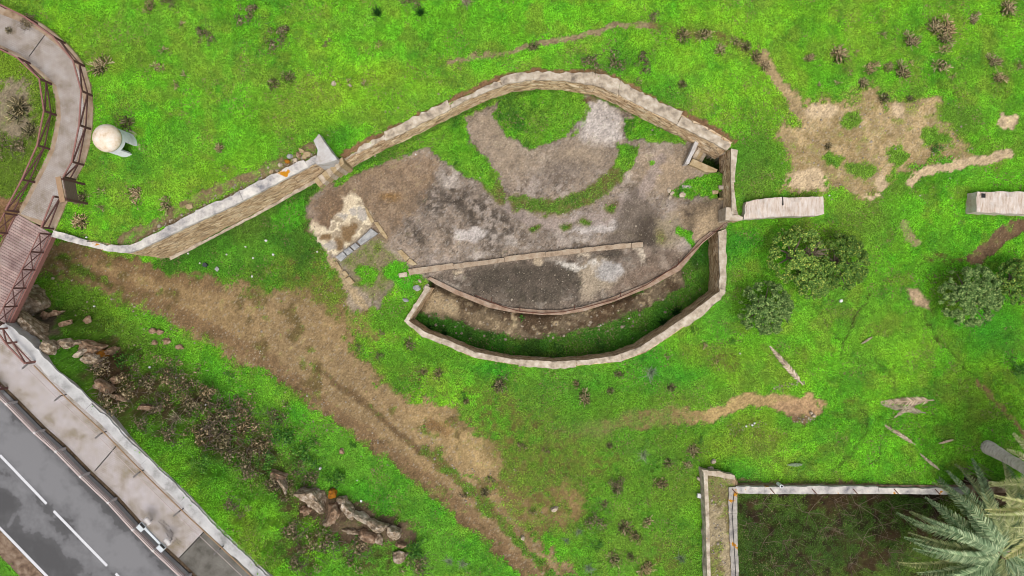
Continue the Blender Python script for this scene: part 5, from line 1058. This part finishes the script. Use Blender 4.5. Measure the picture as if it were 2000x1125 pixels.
def palm(crown, base, L, nfr, mat, tr, label, seed, azlist=None):
    rng = np.random.default_rng(seed); r = empty('palm_tree', base, label, 'palm tree')
    mb = MB(); k_ = 22; pts = []; rs = []
    for i in range(k_+1):
        t = i/k_; p = base.lerp(crown, t); p.x += .12*math.sin(t*3); pts.append(p-Vector((0, 0, .3)) if i == 0 else p); rs.append(tr*(1.25-.35*min(1, t*4)+(.05 if i % 2 else 0)))
    mb.tube(pts, rs, 16); mb.build('trunk', M['bark'], r)
    mb = MB()
    for k in range(26): a = rng.uniform(0, 6.28); mb.tube([crown+Vector((0, 0, -.5)), crown+Vector((math.cos(a)*.35, math.sin(a)*.35, rng.uniform(-.1, .35)))], [.07, .03], 5)
    mb.build('crownshaft', M['rock_brown'], r)
    for k in range(nfr):
        q = k/nfr; az = k*2.39996+rng.uniform(-.12, .12); arch = .95-1.0*q+rng.uniform(-.1, .1); V, Fq = frond_arrays(L*rng.uniform(.88, 1.05)*(1 if q > .12 else .6), rng, arch, .30+.25*rng.random(), .55, .62 if L > 5 else .5)
        o = np_mesh('frond', V, Fq, mat[k % len(mat)], parent=r); o.location = crown-base; o.rotation_euler = (rng.normal(0, .25), 0, az)
    return r
pc = P(1957, 1078, 2.2); palm(pc, P(1948, 1066, -4.6), 6.2, 74, [M['palm'], M['palm'], M['palm'], M['palm_tip']], .45, 'broad grey green palm growing up out of the dark cistern', 3)
pc = P(2112, 985, 7.4); pb = P(1930, 873, .6); palm(pc, Vector((pb.x, pb.y, float(hgt(pb.x, pb.y)))), 5.2, 40, [M['palm_pale']], .37, 'tall leaning palm with a pale grey trunk and yellowish fronds at the right edge', 9)
def fallen(base, tip, label, seed, wd=.35, mat='dryfrond', vee=.15, group='fallen dry palm fronds on the grass'):
    a, c = G(*base), G(*tip); d = c-a; rng = np.random.default_rng(seed); V, Fq = frond_arrays(d.to_2d().length*1.05, rng, .10, .05, vee, wd, 44, .03)
    o = np_mesh('fallen_frond', V, Fq, M[mat]); o.location = a+Vector((0, 0, .10)); o.rotation_euler = (.5*rng.normal(), -math.atan2(d.z, d.to_2d().length), math.atan2(d.y, d.x)); return tag(o, label, 'palm frond', group)
fallen((1567, 751), (1497, 670), 'dry frond lying alone below the lone round tree, nearest the ditch', 1, .30)
fallen((1822, 781), (1711, 786), 'upper dry frond of the crossed pair on the right hand lawn', 2, .40); fallen((1806, 806), (1712, 788), 'lower dry frond of the crossed pair on the right hand lawn', 3, .30); fallen((1745, 815), (1808, 772), 'short dry frond crossing under the crossed pair', 6, .2)
fallen((1786, 868), (1717, 824), 'narrow dry frond between the crossed pair and the cistern', 4, .2); fallen((1833, 917), (1792, 883), 'small dry frond nearest the cistern wall', 5, .16)
fallen((1536, 907), (1568, 907), 'small silvery frond tip lying above the cistern corner', 7, .22, 'silver'); fallen((1860, 858), (1830, 866), 'short broken frond stalk left of the palm trunk', 8, .12); fallen((1702, 658), (1680, 672), 'short dry frond stub alone in the middle of the right hand lawn', 10, .14)
fallen((1985, 895), (2040, 885), 'grey dry frond lying beyond the leaning palm trunk', 11, .3)
mb = MB()
for k in range(16): a = random.uniform(0, 6.28); p = P(1900+random.uniform(-24, 24), 920+random.uniform(-16, 22), .75); mb.tube([p, p+Vector((math.cos(2.2+a*.12)*-1.2, math.sin(2.2+a*.12)*-.9, .12))], [.02, .01], 4)
tag(mb.build('fruit_stalk', M['twig']), 'bundle of thin brown palm stalks fallen below the leaning trunk', 'palm stalks')
# ------------------------------------------------------------------ plants, each where the survey shows it
PL = [('t', 199, 132, 19, 'round tan thistle bush right of the outer path fence'), ('g', 250, 238, 17, 'tan bush touching the back of the white turret'), ('t', 267, 377, 14, 'thistle clump midway between the turret and the retaining wall'), ('s', 266, 398, 12, 'sparse thistle sprig just below a bigger clump under the turret'),
 ('t', 158, 434, 17, 'thistle clump on the lawn beside the footbridge end'), ('g', 160, 388, 14, 'dry bush at the foot of the notice board'), ('s', 200, 376, 13, 'sparse sprig right of the notice board'), ('s', 197, 404, 10, 'small sprig between notice board and wall'), ('t', 430, 290, 10, 'small thistle on the lawn left of the rubble heap'),
 ('s', 442, 330, 9, 'tiny sprig on the lawn above the worn strip'), ('t', 325, 400, 14, 'low thistle beside the worn strip above the retaining wall'), ('t', 310, 132, 11, 'thistle right of the round bush in the upper left meadow'), ('s', 362, 148, 9, 'small thistle furthest right of a loose trio in the upper left meadow'),
 ('s', 345, 166, 9, 'small thistle lowest of a loose trio in the upper left meadow'), ('s', 320, 98, 9, 'small thistle topmost of a loose trio in the upper left meadow'), ('g', 295, 14, 12, 'grey thistle by the top edge above the path'), ('d', 328, 4, 14, 'dark shrub cut by the top edge, the leftmost one'), ('s', 355, 48, 8, 'lone sprig left of the dark shrubs'),
 ('d', 405, 66, 19, 'dark shrub leftmost of three in the upper meadow'), ('d', 490, 34, 23, 'dark shrub middle and highest of three in the upper meadow'), ('d', 553, 78, 25, 'largest dark shrub of the upper meadow, with a trailing tail'), ('d', 637, 84, 10, 'small dark shrub right of the largest one'), ('v', 738, 27, 16, 'dark spiky tuft standing alone near the top edge'),
 ('v', 822, 26, 15, 'dark spiky tuft beside a greyish shrub near the top edge'), ('d', 800, 4, 18, 'dark shrub at the top edge above the spiky tuft'), ('w', 912, 6, 20, 'straw tuft at the top edge, middle of the meadow'), ('s', 740, 88, 9, 'sprig in the meadow below the lone dark tuft'), ('s', 680, 160, 7, 'left sprig of the pair above the middle of the curved wall'),
 ('s', 711, 166, 8, 'right sprig of the pair above the middle of the curved wall'), ('g', 535, 163, 14, 'flat grey thistle on the faint worn line above the pier'), ('g', 565, 152, 12, 'flat grey thistle higher on the faint worn line above the pier'), ('s', 933, 103, 9, 'sprig at the left end of the bare footpath line'), ('g', 1042, 92, 11, 'grey sprig growing on the bare footpath line'),
 ('d', 1275, 36, 11, 'brown shrub at the bend of the footpath line'), ('d', 1152, 124, 20, 'dark shrub behind the top of the curved wall, left of three'), ('d', 1205, 126, 20, 'dark shrub behind the top of the curved wall, middle of three'), ('d', 1262, 122, 20, 'dark shrub behind the top of the curved wall, right of three'), ('s', 1247, 160, 10, 'sprig touching the back of the curved wall'), ('g', 1332, 164, 10, 'small grey thistle between the curved wall and the footpath line'),
 ('g', 1330, 72, 17, 'grey brown thistle on the footpath line, first right of its bend'), ('t', 1374, 69, 15, 'tan thistle on the footpath line, second right of its bend'), ('t', 1404, 97, 13, 'thistle just under the footpath line'), ('t', 1437, 82, 11, 'thistle at the top of the diagonal row on the footpath line'), ('g', 1457, 93, 12, 'second thistle down the diagonal row on the footpath line'), ('g', 1476, 112, 12, 'third thistle down the diagonal row on the footpath line'), ('t', 1494, 130, 11, 'lowest thistle of the diagonal row on the footpath line'),
 ('t', 1636, 108, 18, 'large tan thistle standing alone above the straw patch'), ('t', 1580, 113, 9, 'small thistle left of the large lone one'), ('s', 1671, 103, 6, 'tiny thistle right of the large lone one'), ('s', 1722, 67, 10, 'sprig above and left of the biggest thistle bed'), ('t', 1779, 79, 15, 'tan thistle just left of the biggest thistle bed'), ('t', 1825, 52, 17, 'left half of the biggest thistle bed'), ('t', 1850, 54, 17, 'right half of the biggest thistle bed'),
 ('t', 1843, 76, 15, 'thistle forming the lower neck of the biggest thistle bed'), ('t', 1842, 98, 12, 'pale thistle at the bottom tip of the biggest thistle bed'), ('t', 1836, 130, 16, 'thistle directly under the biggest thistle bed'), ('t', 1901, 38, 11, 'thistle between the biggest bed and the top right one'), ('t', 1965, 18, 17, 'large thistle at the top right corner'), ('t', 1940, 119, 14, 'upper thistle of the pair at the far right'), ('t', 1950, 153, 12, 'lower thistle of the pair at the far right'),
 ('s', 1990, 128, 9, 'sprig at the right edge beside a pair of thistles'), ('t', 1700, 135, 13, 'left thistle of the row above the straw patch'), ('t', 1734, 131, 11, 'middle thistle of the row above the straw patch'), ('t', 1762, 140, 16, 'right and largest thistle of the row above the straw patch'), ('s', 1776, 122, 8, 'single sprig at the upper end of the row above the straw patch'), ('t', 1684, 163, 11, 'thistle on the upper edge of the straw patch'), ('g', 1726, 191, 13, 'dark thistle standing in the straw patch'), ('s', 1657, 143, 9, 'sprig above left of the straw patch edge'),
 ('s', 1636, 163, 8, 'dark sprig at the top left of the straw patch'), ('s', 1600, 168, 7, 'tiny sprig left of the straw patch'), ('g', 1776, 193, 8, 'small dark thistle right of the one in the straw patch'), ('l', 1826, 290, 12, 'green leafy shrub in the lower straw patch'), ('g', 1616, 287, 7, 'small dark brown clump in the sandy patch'), ('s', 1860, 150, 8, 'sprig right of the thistle under the biggest bed'), ('s', 1795, 75, 8, 'sprig filling the gap left of the biggest thistle bed'),
 ('g', 800, 673, 11, 'purple grey thistle below the left end of the ditch wall'), ('g', 975, 750, 15, 'grey thistle below the middle of the ditch wall'), ('g', 856, 730, 10, 'grey thistle on the worn ground left of the larger one below the ditch'), ('d', 700, 676, 7, 'small dark weed at the edge of the dirt track below the ditch'), ('d', 747, 650, 7, 'small dark weed on the worn ground left of the ditch'), ('d', 740, 695, 8, 'dark weed in the grassy tongue beside the track'), ('g', 828, 727, 8, 'left small weed beside the grey thistle under the ditch'),
 ('g', 1126, 749, 8, 'small grey sprig below the ditch wall, left of a straw clump'), ('t', 1143, 776, 13, 'straw coloured thistle below the ditch wall'), ('g', 1193, 764, 9, 'grey sprig right of the straw coloured thistle'), ('r', 1271, 728, 16, 'pale silvery plant below the right part of the ditch'), ('g', 1208, 730, 9, 'dark sprig left of the pale silvery plant'), ('s', 1306, 697, 8, 'sprig close under the ditch wall bend'), ('g', 1309, 756, 10, 'sprig right of the pale silvery plant'), ('l', 1354, 643, 7, 'small leafy weed at the foot of the ditch wall bend'), ('s', 1397, 706, 8, 'sprig beside the worn patch right of the ditch'), ('l', 1430, 667, 7, 'dark green weed below the lone round tree'), ('s', 1376, 672, 9, 'reddish worn sprig between ditch and lone round tree'),
 ('d', 1020, 868, 10, 'dark weed on the worn ground in the lower middle'), ('d', 1066, 882, 8, 'dark weed right of another in the lower middle'), ('l', 905, 775, 8, 'green weed above the pale dirt patch'), ('g', 910, 783, 8, 'grey weed above the pale dirt patch'), ('r', 1256, 888, 13, 'silvery grey plant in the lower grass'), ('t', 1352, 880, 13, 'straw thistle above the cistern corner'), ('g', 1304, 902, 11, 'left clump above left of the cistern corner'), ('t', 1344, 906, 9, 'small straw clump closest above the cistern corner'), ('l', 1365, 862, 8, 'dark weed above the straw thistle by the cistern'),
 ('d', 1207, 940, 15, 'dark shrub of the chain left of the cistern'), ('g', 1204, 955, 14, 'grey thistle under the dark shrub left of the cistern'), ('g', 1290, 945, 13, 'grey brown thistle nearest the cistern left wall'), ('d', 1158, 1017, 19, 'largest dark shrub in the lower grass left of the cistern'), ('g', 1218, 1030, 17, 'large grey thistle right of the largest dark shrub'), ('g', 1241, 1047, 12, 'grey thistle adjoining the large one on its lower right'), ('t', 1264, 1018, 11, 'small straw thistle right of the large grey one'), ('t', 1199, 1091, 14, 'straw thistle near the bottom edge left of the cistern'), ('l', 1165, 1066, 11, 'green weed below the largest dark shrub'),
 ('r', 1130, 1038, 9, 'bluish weed left of the largest dark shrub'), ('r', 1107, 1055, 9, 'bluish weed beside the wheel track at the bottom'), ('r', 1150, 1110, 12, 'silvery weed at the bottom edge beside the wheel tracks'), ('g', 1232, 1085, 8, 'tiny grey thistle near the bottom edge'), ('t', 1262, 1108, 14, 'straw thistle cut by the bottom edge'), ('r', 1330, 1090, 12, 'grey green weed near the bottom of the cistern wall'), ('d', 960, 933, 8, 'dark round weed on the pale dirt patch'), ('d', 904, 969, 8, 'dark weed beside the lower wheel rut'), ('g', 948, 962, 10, 'grey weed right of the lower wheel rut'), ('g', 1180, 985, 9, 'small thistle above the largest dark shrub'), ('g', 1190, 870, 8, 'small grey weed under the straw path'), ('d', 1041, 1000, 7, 'dark weed on the bare patch right of the rut'),
 ('b', 190, 728, 26, 'brown brushwood beside the orange lichened rock'), ('b', 170, 712, 16, 'small brown brush close to the footway parapet'), ('b', 212, 790, 26, 'brown brushwood on the bank below the orange rock'), ('b', 330, 725, 20, 'brown brush at the middle of the upper bank'), ('b', 280, 745, 22, 'brown brush right of the bank rocks'), ('l', 245, 705, 22, 'dark leafy shrub right of the orange lichened rock'), ('b', 330, 778, 24, 'brown brushwood above the straw tuft on the bank'), ('w', 345, 815, 22, 'pale straw tuft on the bank'), ('b', 405, 780, 24, 'brown brush upper right of the straw tuft'), ('b', 435, 812, 28, 'large brown brushwood right of the straw tuft'), ('b', 485, 830, 24, 'brown brush furthest right on the middle bank'),
 ('b', 395, 850, 26, 'brown brush below the straw tuft'), ('b', 450, 880, 26, 'brown brush in the lower middle of the bank'), ('b', 515, 870, 24, 'grey twiggy brush above the lower outcrop'), ('l', 555, 850, 26, 'dark leafy shrub near the track in the lower bank'), ('l', 600, 880, 26, 'dark leafy shrub above the lower outcrop'), ('l', 520, 905, 20, 'dark leafy shrub left of the lower outcrop'), ('b', 330, 850, 20, 'brown brush near the parapet in the middle of the bank'), ('l', 660, 935, 20, 'dark leafy shrub right above the lower outcrop'), ('b', 545, 950, 22, 'brown brush at the left foot of the lower outcrop'), ('b', 580, 1045, 24, 'brown brush below the lower outcrop'), ('b', 640, 1060, 24, 'brown brush under the middle of the lower outcrop'), ('l', 810, 1070, 22, 'dark leafy shrub at the right end of the lower outcrop'), ('b', 820, 1100, 20, 'brown brush near the bottom edge below the outcrop'), ('b', 590, 1105, 22, 'brown brush by the parapet at the bottom edge'),
 ('r', 877, 1095, 11, 'left silvery rosette of the pair in the lower grass strip'), ('r', 903, 1101, 12, 'right silvery rosette of the pair in the lower grass strip'), ('l', 450, 735, 10, 'small dark weed in the bright grass beside the track'), ('l', 690, 870, 8, 'small dark weed in the grass strip along the track'), ('b', 460, 990, 18, 'brown brush beside the parapet lower down'), ('b', 275, 830, 18, 'brown brush hugging the parapet in the middle'), ('l', 395, 905, 18, 'leafy dark shrub close to the parapet'),
 ('b', 370, 800, 22, 'brown brush touching the right side of the straw tuft'), ('b', 300, 800, 20, 'brown brush touching the left side of the straw tuft'), ('b', 470, 795, 22, 'brown brush at the upper right end of the middle thicket'), ('b', 425, 845, 24, 'brown brush in the heart of the middle thicket'), ('b', 360, 745, 20, 'brown brush at the upper tip of the middle thicket'), ('b', 540, 815, 18, 'brown brush nearest the dirt track'), ('b', 480, 910, 22, 'brown brush at the lower end of the middle thicket'), ('b', 700, 1075, 22, 'brown brush below the thin rock ledge'), ('b', 600, 930, 20, 'brown brush just above the largest outcrop rock'), ('b', 245, 770, 20, 'brown brush around the flat brown bank rock'),
 ('b', 30, 290, 20, 'tan dry bush inside the curve of the path'), ('g', 40, 215, 22, 'grey dry growth in the middle of the lawn inside the path curve'), ('g', 60, 255, 16, 'grey dry growth beside the inner path fence'), ('b', 52, 50, 12, 'brown weed against the outer path fence near the corner'), ('d', 60, 36, 12, 'dark shrub behind the outer path fence near the corner'), ('g', 20, 60, 8, 'weed growing on the path edging at the corner'),
 ('l', 1985, 722, 18, 'dark low shrub at the right edge of the lawn'), ('v', 838, 640, 14, 'spiky tuft in the left tip of the ditch'), ('v', 868, 652, 13, 'second spiky tuft from the left tip of the ditch'), ('v', 1320, 610, 18, 'spiky tuft at the right part of the ditch floor'), ('v', 1295, 630, 18, 'spiky tuft left of another in the right part of the ditch'), ('l', 1090, 690, 16, 'leafy weed in the deepest middle of the ditch'), ('l', 1170, 685, 16, 'leafy weed right of the ditch middle'), ('l', 1020, 620, 7, 'small green weed below the kerb inside the ditch')]
for p_ in PL: plant(*((p_[0], p_[1], p_[2], p_[3]*1.22, p_[4]) if p_[0] == 'b' else p_))
for kd, prs in PRO.items():
    for i, pr in enumerate(prs):
        if (kd, i) not in used:
            for ch in list(pr.children): bpy.data.objects.remove(ch)
            bpy.data.objects.remove(pr)
# shrubs and bare branches down in the cistern
def bare_bush(px, py, rad, nb, label, seed, leaf=None, nl=0):
    rng = np.random.default_rng(seed); z0 = -4.5; p = P(px, py, z0+1.6); base = Vector((p.x, p.y, z0)); r = empty('bare_bush', base, label, 'bush', 'overgrown bushes in the cistern'); mb = MB(); tips = []
    for k in range(nb):
        a = 6.283*k/nb+rng.uniform(-.3, .3); L = rad*rng.uniform(.6, 1.15); e = base+Vector((math.cos(a)*L, math.sin(a)*L, rng.uniform(1.2, 2.9))); m_ = base+Vector((math.cos(a+.3)*L*.45, math.sin(a+.3)*L*.45, rng.uniform(1.0, 1.9))); mb.tube([base, base+Vector((0, 0, .7)), m_, e], [.026, .02, .014, .007], 4); tips += [m_, e]
        for _ in range(2):
            f = m_.lerp(e, rng.uniform(0, .8)); g2 = f+Vector((rng.normal(0, .45), rng.normal(0, .45), rng.uniform(0, .5))); mb.tube([f, g2], [.009, .004], 4); tips.append(g2)
    mb.build('branches', M['twig'], r)
    if leaf:
        pts = np.concatenate([np.array(t)+rng.normal(0, .28, (nl, 3)) for t in tips]); pts = np.concatenate([pts, pts*np.array([1, 1, .6])+rng.normal(0, .4, pts.shape)*np.array([1, 1, .3])]); V, Fq = leaf_cloud(pts, np.tile([0, 0, 1.], (len(pts), 1)), .10, rng, .6, .6); np_mesh('leaves', V, Fq, M[leaf], parent=r)
for a in [(1500, 990, 1.6, 5, 'bare branching bush under the top left corner of the cistern', 1), (1590, 1010, 1.9, 5, 'bare bush with sprawling branches below the second cramp of the cistern', 2), (1690, 995, 2.0, 6, 'bare bush with a pale forked branch in the upper middle of the cistern', 3), (1700, 1060, 1.9, 5, 'bare bush lower in the middle of the cistern', 4), (1500, 1070, 1.5, 4, 'bare bush by the left cistern wall', 5),
          (1755, 1000, 1.2, 6, 'yellow leaved bush beside the palm fronds in the cistern', 6, 'yellowleaf', 16), (1540, 1065, 1.1, 7, 'green leaved bush in the middle left of the cistern', 7, 'bushleaf', 26), (1620, 1040, 1.0, 6, 'green leaved bush in the middle of the cistern floor', 8, 'bushleaf', 22), (1470, 1030, .9, 6, 'low green bush against the left cistern wall', 9, 'bushleaf', 20), (1590, 1105, 1.1, 7, 'green bush at the bottom edge of the cistern', 10, 'bushleaf', 24), (1670, 1110, 1.0, 6, 'leafy bush at the bottom edge beside the palm', 11, 'bushleaf', 22), (1520, 1115, 1.0, 6, 'leafy bush in the bottom left of the cistern', 12, 'bushleaf', 22), (1750, 1090, 1.1, 6, 'leafy bush under the palm fronds', 13, 'bushleaf', 26), (1640, 985, .9, 6, 'brownish leaved bush below the top coping of the cistern', 14, 'brownleaf', 22), (1830, 985, 1.2, 6, 'brownish bush behind the palm fronds at the top wall', 15, 'brownleaf', 24)]: bare_bush(*a)
# ------------------------------------------------------------------ rocks on the bank
RK = 'limestone rocks on the bank below the footbridge'
for a in [(66, 583, 40, 24, 25, 1.5, 'rock', 'big grey fissured outcrop beside the footbridge', 1, 4), (80, 648, 46, 17, 45, 1.2, 'rock', 'long pale grey rock ridge between the grass strip and the bank', 2, 4), (40, 606, 14, 9, 40, .9, 'pale', 'pale angular rock at the end of the footbridge', 3), (100, 680, 16, 12, 40, .8, 'rock', 'grey rock at the lower end of the long ridge', 4),
          (108, 612, 16, 6, -15, .5, 'rock_brown', 'flat brown rock right of the big fissured outcrop', 5), (132, 632, 15, 6, -20, .4, 'rock_brown', 'low greyish rock below the flat brown one', 6), (95, 615, 7, 9, 0, .6, 'rock_brown', 'brown rock tucked under the big fissured outcrop', 7), (135, 672, 12, 10, 20, .8, 'rock', 'whitish rock left of the dark boulder on the bank', 8), (155, 668, 9, 7, 0, .6, 'rock', 'dark grey round boulder at the back of the bank rocks', 9),
          (180, 678, 22, 12, 15, .9, 'rock_brown', 'broad brown boulder behind the orange lichened rock', 10), (143, 694, 14, 6, -30, .6, 'pale', 'white slanting slab near the parapet', 11), (200, 692, 13, 8, 0, .8, 'rock_orange', 'bright orange lichened rock on the bank'), (222, 686, 11, 7, -30, .8, 'rock_brown', 'brown pointed rock right of the orange one', 13), (170, 703, 14, 12, 40, .7, 'rock', 'grey rock left of the orange one', 14), (193, 712, 9, 7, 0, .5, 'rock_brown', 'small brown rock under the orange one', 15),
          (203, 758, 20, 9, 40, .7, 'rock_brown', 'brown rock in the brushwood halfway down the parapet', 16), (228, 742, 14, 7, -10, .6, 'rock_brown', 'reddish rock above the brown brushwood', 17), (232, 775, 16, 6, 15, .5, 'rock_brown', 'flat brown rock among the lower brushwood', 18), (285, 795, 14, 6, 0, .5, 'rock_brown', 'flat rock left of the straw tuft', 19), (310, 798, 8, 6, -40, .4, 'rock', 'grey rock right of the flat one by the straw tuft', 20),
          (546, 925, 18, 8, 20, .7, 'rock_brown', 'brown rock at the left start of the lower outcrop', 21), (556, 945, 6, 16, -15, .7, 'rock', 'upright grey slab in the lower outcrop', 22), (615, 970, 30, 17, 35, 1.1, 'rock', 'largest grey rock of the lower outcrop', 23, 4), (650, 962, 8, 10, 20, .6, 'rock_orange', 'small orange lichened rock on top of the lower outcrop', 24), (655, 1000, 13, 18, 10, 1.0, 'rock_brown', 'brown rock right of the largest one in the lower outcrop', 25), (683, 990, 11, 18, -25, .9, 'rock', 'whitish standing rock in the lower outcrop', 26),
          (708, 1008, 18, 8, 35, .8, 'pale', 'white rock rib in the middle of the lower outcrop', 27), (740, 1024, 22, 9, 12, .9, 'rock', 'long grey rib at the right of the lower outcrop', 28), (770, 1036, 12, 15, 0, .9, 'rock', 'pale blunt rock ending the lower outcrop', 29), (690, 1036, 20, 5, 5, .5, 'rock', 'thin ledge under the white rib', 30), (742, 1050, 6, 13, -20, .5, 'rock', 'small upright rock below the long grey rib', 31), (720, 1045, 18, 10, 20, .7, 'rock_brown', 'brown rock below the white rib', 32), (780, 1085, 18, 9, 0, .6, 'rock', 'pale flat rock under the end of the outcrop', 33), (785, 1062, 12, 5, 10, .4, 'rock_brown', 'brown ledge beside the blunt end rock', 34), (640, 1020, 10, 8, 0, .5, 'rock', 'small grey rock under the largest one', 35), (670, 975, 9, 8, 0, .6, 'rock', 'small grey rock behind the whitish standing one', 36), (600, 995, 10, 8, 0, .5, 'rock_brown', 'brown rock at the left foot of the largest one', 37)]:
    a = list(a); sub = a[9] if len(a) > 9 else 3; sd_ = a[8] if len(a) > 8 else 12
    rock(a[0], a[1], a[2], a[3], a[4], a[5], M[a[6]], a[7], sd_, RK, 'bank_rock', sub, .3, .5)
BO = 'brown boulders in the grass beside the track'
for k, (a, c, s, t, lb) in enumerate([(299, 647, 9, 6, 'upper left brown boulder of the cluster below the track'), (314, 648, 7, 6, 'upper right brown boulder of the cluster below the track'), (327, 666, 6, 8, 'tall middle brown boulder of the cluster below the track'), (304, 669, 5, 5, 'smallest brown boulder of the cluster below the track'), (350, 678, 9, 6, 'brown boulder furthest right in the cluster below the track'), (669, 880, 6, 5, 'reddish stone alone in the grass strip along the track'), (173, 626, 9, 7, 'speckled stones lying right of the flat brown rocks'),
        (1083, 993, 7, 5, 'pale grey stone on the bare patch at the lower middle'), (1021, 1050, 5, 4, 'whitish stone on the lower wheel track'), (652, 163, 5, 5, 'pale round stone alone in the upper meadow'), (685, 168, 3, 3, 'tiny pale stone near two sprigs in the upper meadow'), (1388, 914, 6, 4, 'grey stone just above the cistern corner'), (1392, 900, 4, 5, 'smaller grey stone above the cistern corner'), (1364, 934, 4, 4, 'pinkish stone left of the cistern corner'), (1588, 812, 5, 4, 'pale stone at the end of the straw path'), (1583, 806, 4, 3, 'pale stone beside another at the end of the straw path')]):
    rock(a, c, s, t, k*50, .28, M['rock_brown'] if k < 7 else M['pale'], lb, k+60, BO, 'boulder', 2, .3, .3)
# small bits: scraps, tile, bag
def chip(px, py, s, mt, label, cat, group, seed, name='litter_scrap', hh=.05):
    g_ = G(px, py, .06); rng = random.Random(seed); q = s*(H-g_.z)/F; b_ = MB(); pts = [(g_.x+q*rng.uniform(.7, 1.2)*math.cos(a), g_.y+q*rng.uniform(.6, 1.2)*math.sin(a)) for a in [k*1.2566+rng.uniform(-.3, .3) for k in range(5)]]
    zz = g_.z+.05; b_.prism(pts, zz-hh, zz+hh); tag(b_.build(name, M[mt]), label, cat, group)
chip(402, 517, 6, 'bluebag', 'dark blue black bag lying in the grass under the retaining wall', 'bag', None, 1, 'plastic_bag', .12)
g_ = G(424, 525); b_ = MB(); c_ = P(424, 525, g_.z+.1); b_.prism([(c_.x-.18, c_.y-.02), (c_.x, c_.y-.2), (c_.x+.17, c_.y), (c_.x-.02, c_.y+.17)], g_.z-.1, g_.z+.12); tag(b_.build('paving_slab', M['greystone'], bevel=.01), 'square grey slab lying beside the dark bag', 'slab')
chip(1365, 967, 5.5, 'litter', 'bright white lump in the grass beside the cistern wall', 'scrap', None, 3, 'white_lump', .12); chip(1641, 588, 4, 'litter', 'white pipe piece in the meadow right of the lone round tree', 'scrap', None, 4, 'white_lump', .1)
LT = 'white litter scraps in the grass'
for k, (a, c, s, lb) in enumerate([(368, 495, 3, 'white scrap near the foot of the retaining wall'), (443, 497, 3, 'white scrap right of the dark bag'), (493, 540, 3.5, 'white scrap at the edge of the track below the grass'), (520, 470, 5, 'largest white scrap in the grass left of the flagstones'), (534, 497, 4, 'white scrap below the largest one left of the flagstones'), (480, 482, 3, 'white scrap midway along the grass under the wall'), (495, 504, 3, 'white scrap nearest the middle of the lower grass'), (391, 514, 2.5, 'tiny white scrap touching the dark bag'), (170, 464, 4, 'white scrap behind the retaining wall coping'), (185, 598, 3.5, 'white scrap on the track edge near the bridge'), (626, 915, 5, 'grey white scrap in the dark bank growth'), (706, 978, 5, 'pale scrap above the lower outcrop'), (698, 938, 2, 'tiny scrap above the lower outcrop'), (620, 492, 2.5, 'tiny scrap beside the flagstones'), (345, 738, 3.5, 'pale scrap on the upper bank brush'), (358, 738, 3, 'pale scrap beside another on the upper bank'), (402, 790, 3, 'pale scrap in the middle bank brush'), (293, 717, 4, 'greenish white scrap on the upper bank'), (1228, 622, 3, 'white scrap on the ditch floor'), (1173, 635, 2.5, 'tiny white scrap on the ditch floor'), (1122, 178, 3, 'white scrap at the foot of the curved wall'), (812, 302, 3, 'white scrap on the brown part of the gun platform'), (1796, 382, 2.5, 'tiny scrap at the bottom of the straw patch'), (1619, 382, 3, 'pale scrap beside the wall stump end'), (1469, 830, 4, 'left white pebble beside the straw path'), (1457, 832, 3.5, 'white pebble left of another beside the straw path'), (1473, 826, 3.5, 'upper white pebble beside the straw path'), (1445, 690, 3, 'white scrap below the lone round tree')]):
    chip(a, c, s*.6, 'litter', lb, 'scrap', LT, k+20)
# white stone edging along the straw path, pebbles of the track (uncountable)
r_ = np.random.default_rng(77); vs = []; fs = []
def pebble(px, py, s):
    g_ = G(px, py); q = s*(H-g_.z)/F; a0 = r_.uniform(0, 6.28); o = len(vs)
    for zz, rr in ((-.01, 1), (q*.7, .75)):
        for k in range(5): a = a0+k*1.2566; vs.append((g_.x+q*rr*math.cos(a)*r_.uniform(.7, 1.2), g_.y+q*rr*math.sin(a)*r_.uniform(.7, 1.2), g_.z+zz))
    for k in range(5): fs.append((o+k, o+(k+1) % 5, o+5+(k+1) % 5)); fs.append((o+k, o+5+(k+1) % 5, o+5+k))
    for k in range(1, 4): fs.append((o+5, o+5+k, o+5+k+1))
for k in range(40): pebble(1512+k*1.6+r_.normal(0, 3), 757-k*.25+r_.normal(0, 3), r_.uniform(1, 2.4))
for k in range(22): pebble(1555+k*1.7+r_.normal(0, 2), 822+r_.normal(0, 2.5)-k*.2, r_.uniform(1, 2.4))
for k in range(26): pebble(1420+k*3+r_.normal(0, 5), 838-k*.4+r_.normal(0, 4), r_.uniform(1, 2.2))
for k in range(420):
    t = r_.random(); px = 100+t*950+r_.normal(0, 30); py = 520+t*480+r_.normal(0, 40); pebble(px, py, abs(r_.normal(0, .9))+.5)
for k in range(900): pebble(r_.uniform(610, 1400), r_.uniform(180, 600), abs(r_.normal(0, .8))+.45)
for k in range(380): pebble(r_.uniform(1520, 1900), r_.uniform(200, 400), abs(r_.normal(0, .8))+.5)
for k in range(160): pebble(r_.uniform(830, 1300), r_.uniform(585, 665), abs(r_.normal(0, 1.6))+.8)
for k in range(120): pebble(300+k*2.6+r_.normal(0, 6), 450-k*1.28+r_.normal(0, 4), abs(r_.normal(0, 1.4))+.6)
for k in range(60): pebble(1389+r_.uniform(0, 30), r_.uniform(925, 1125), abs(r_.normal(0, 1.4))+.7)
tag(np_mesh('gravel', np.array(vs), np.array(fs), M['pebble']), kind='stuff')
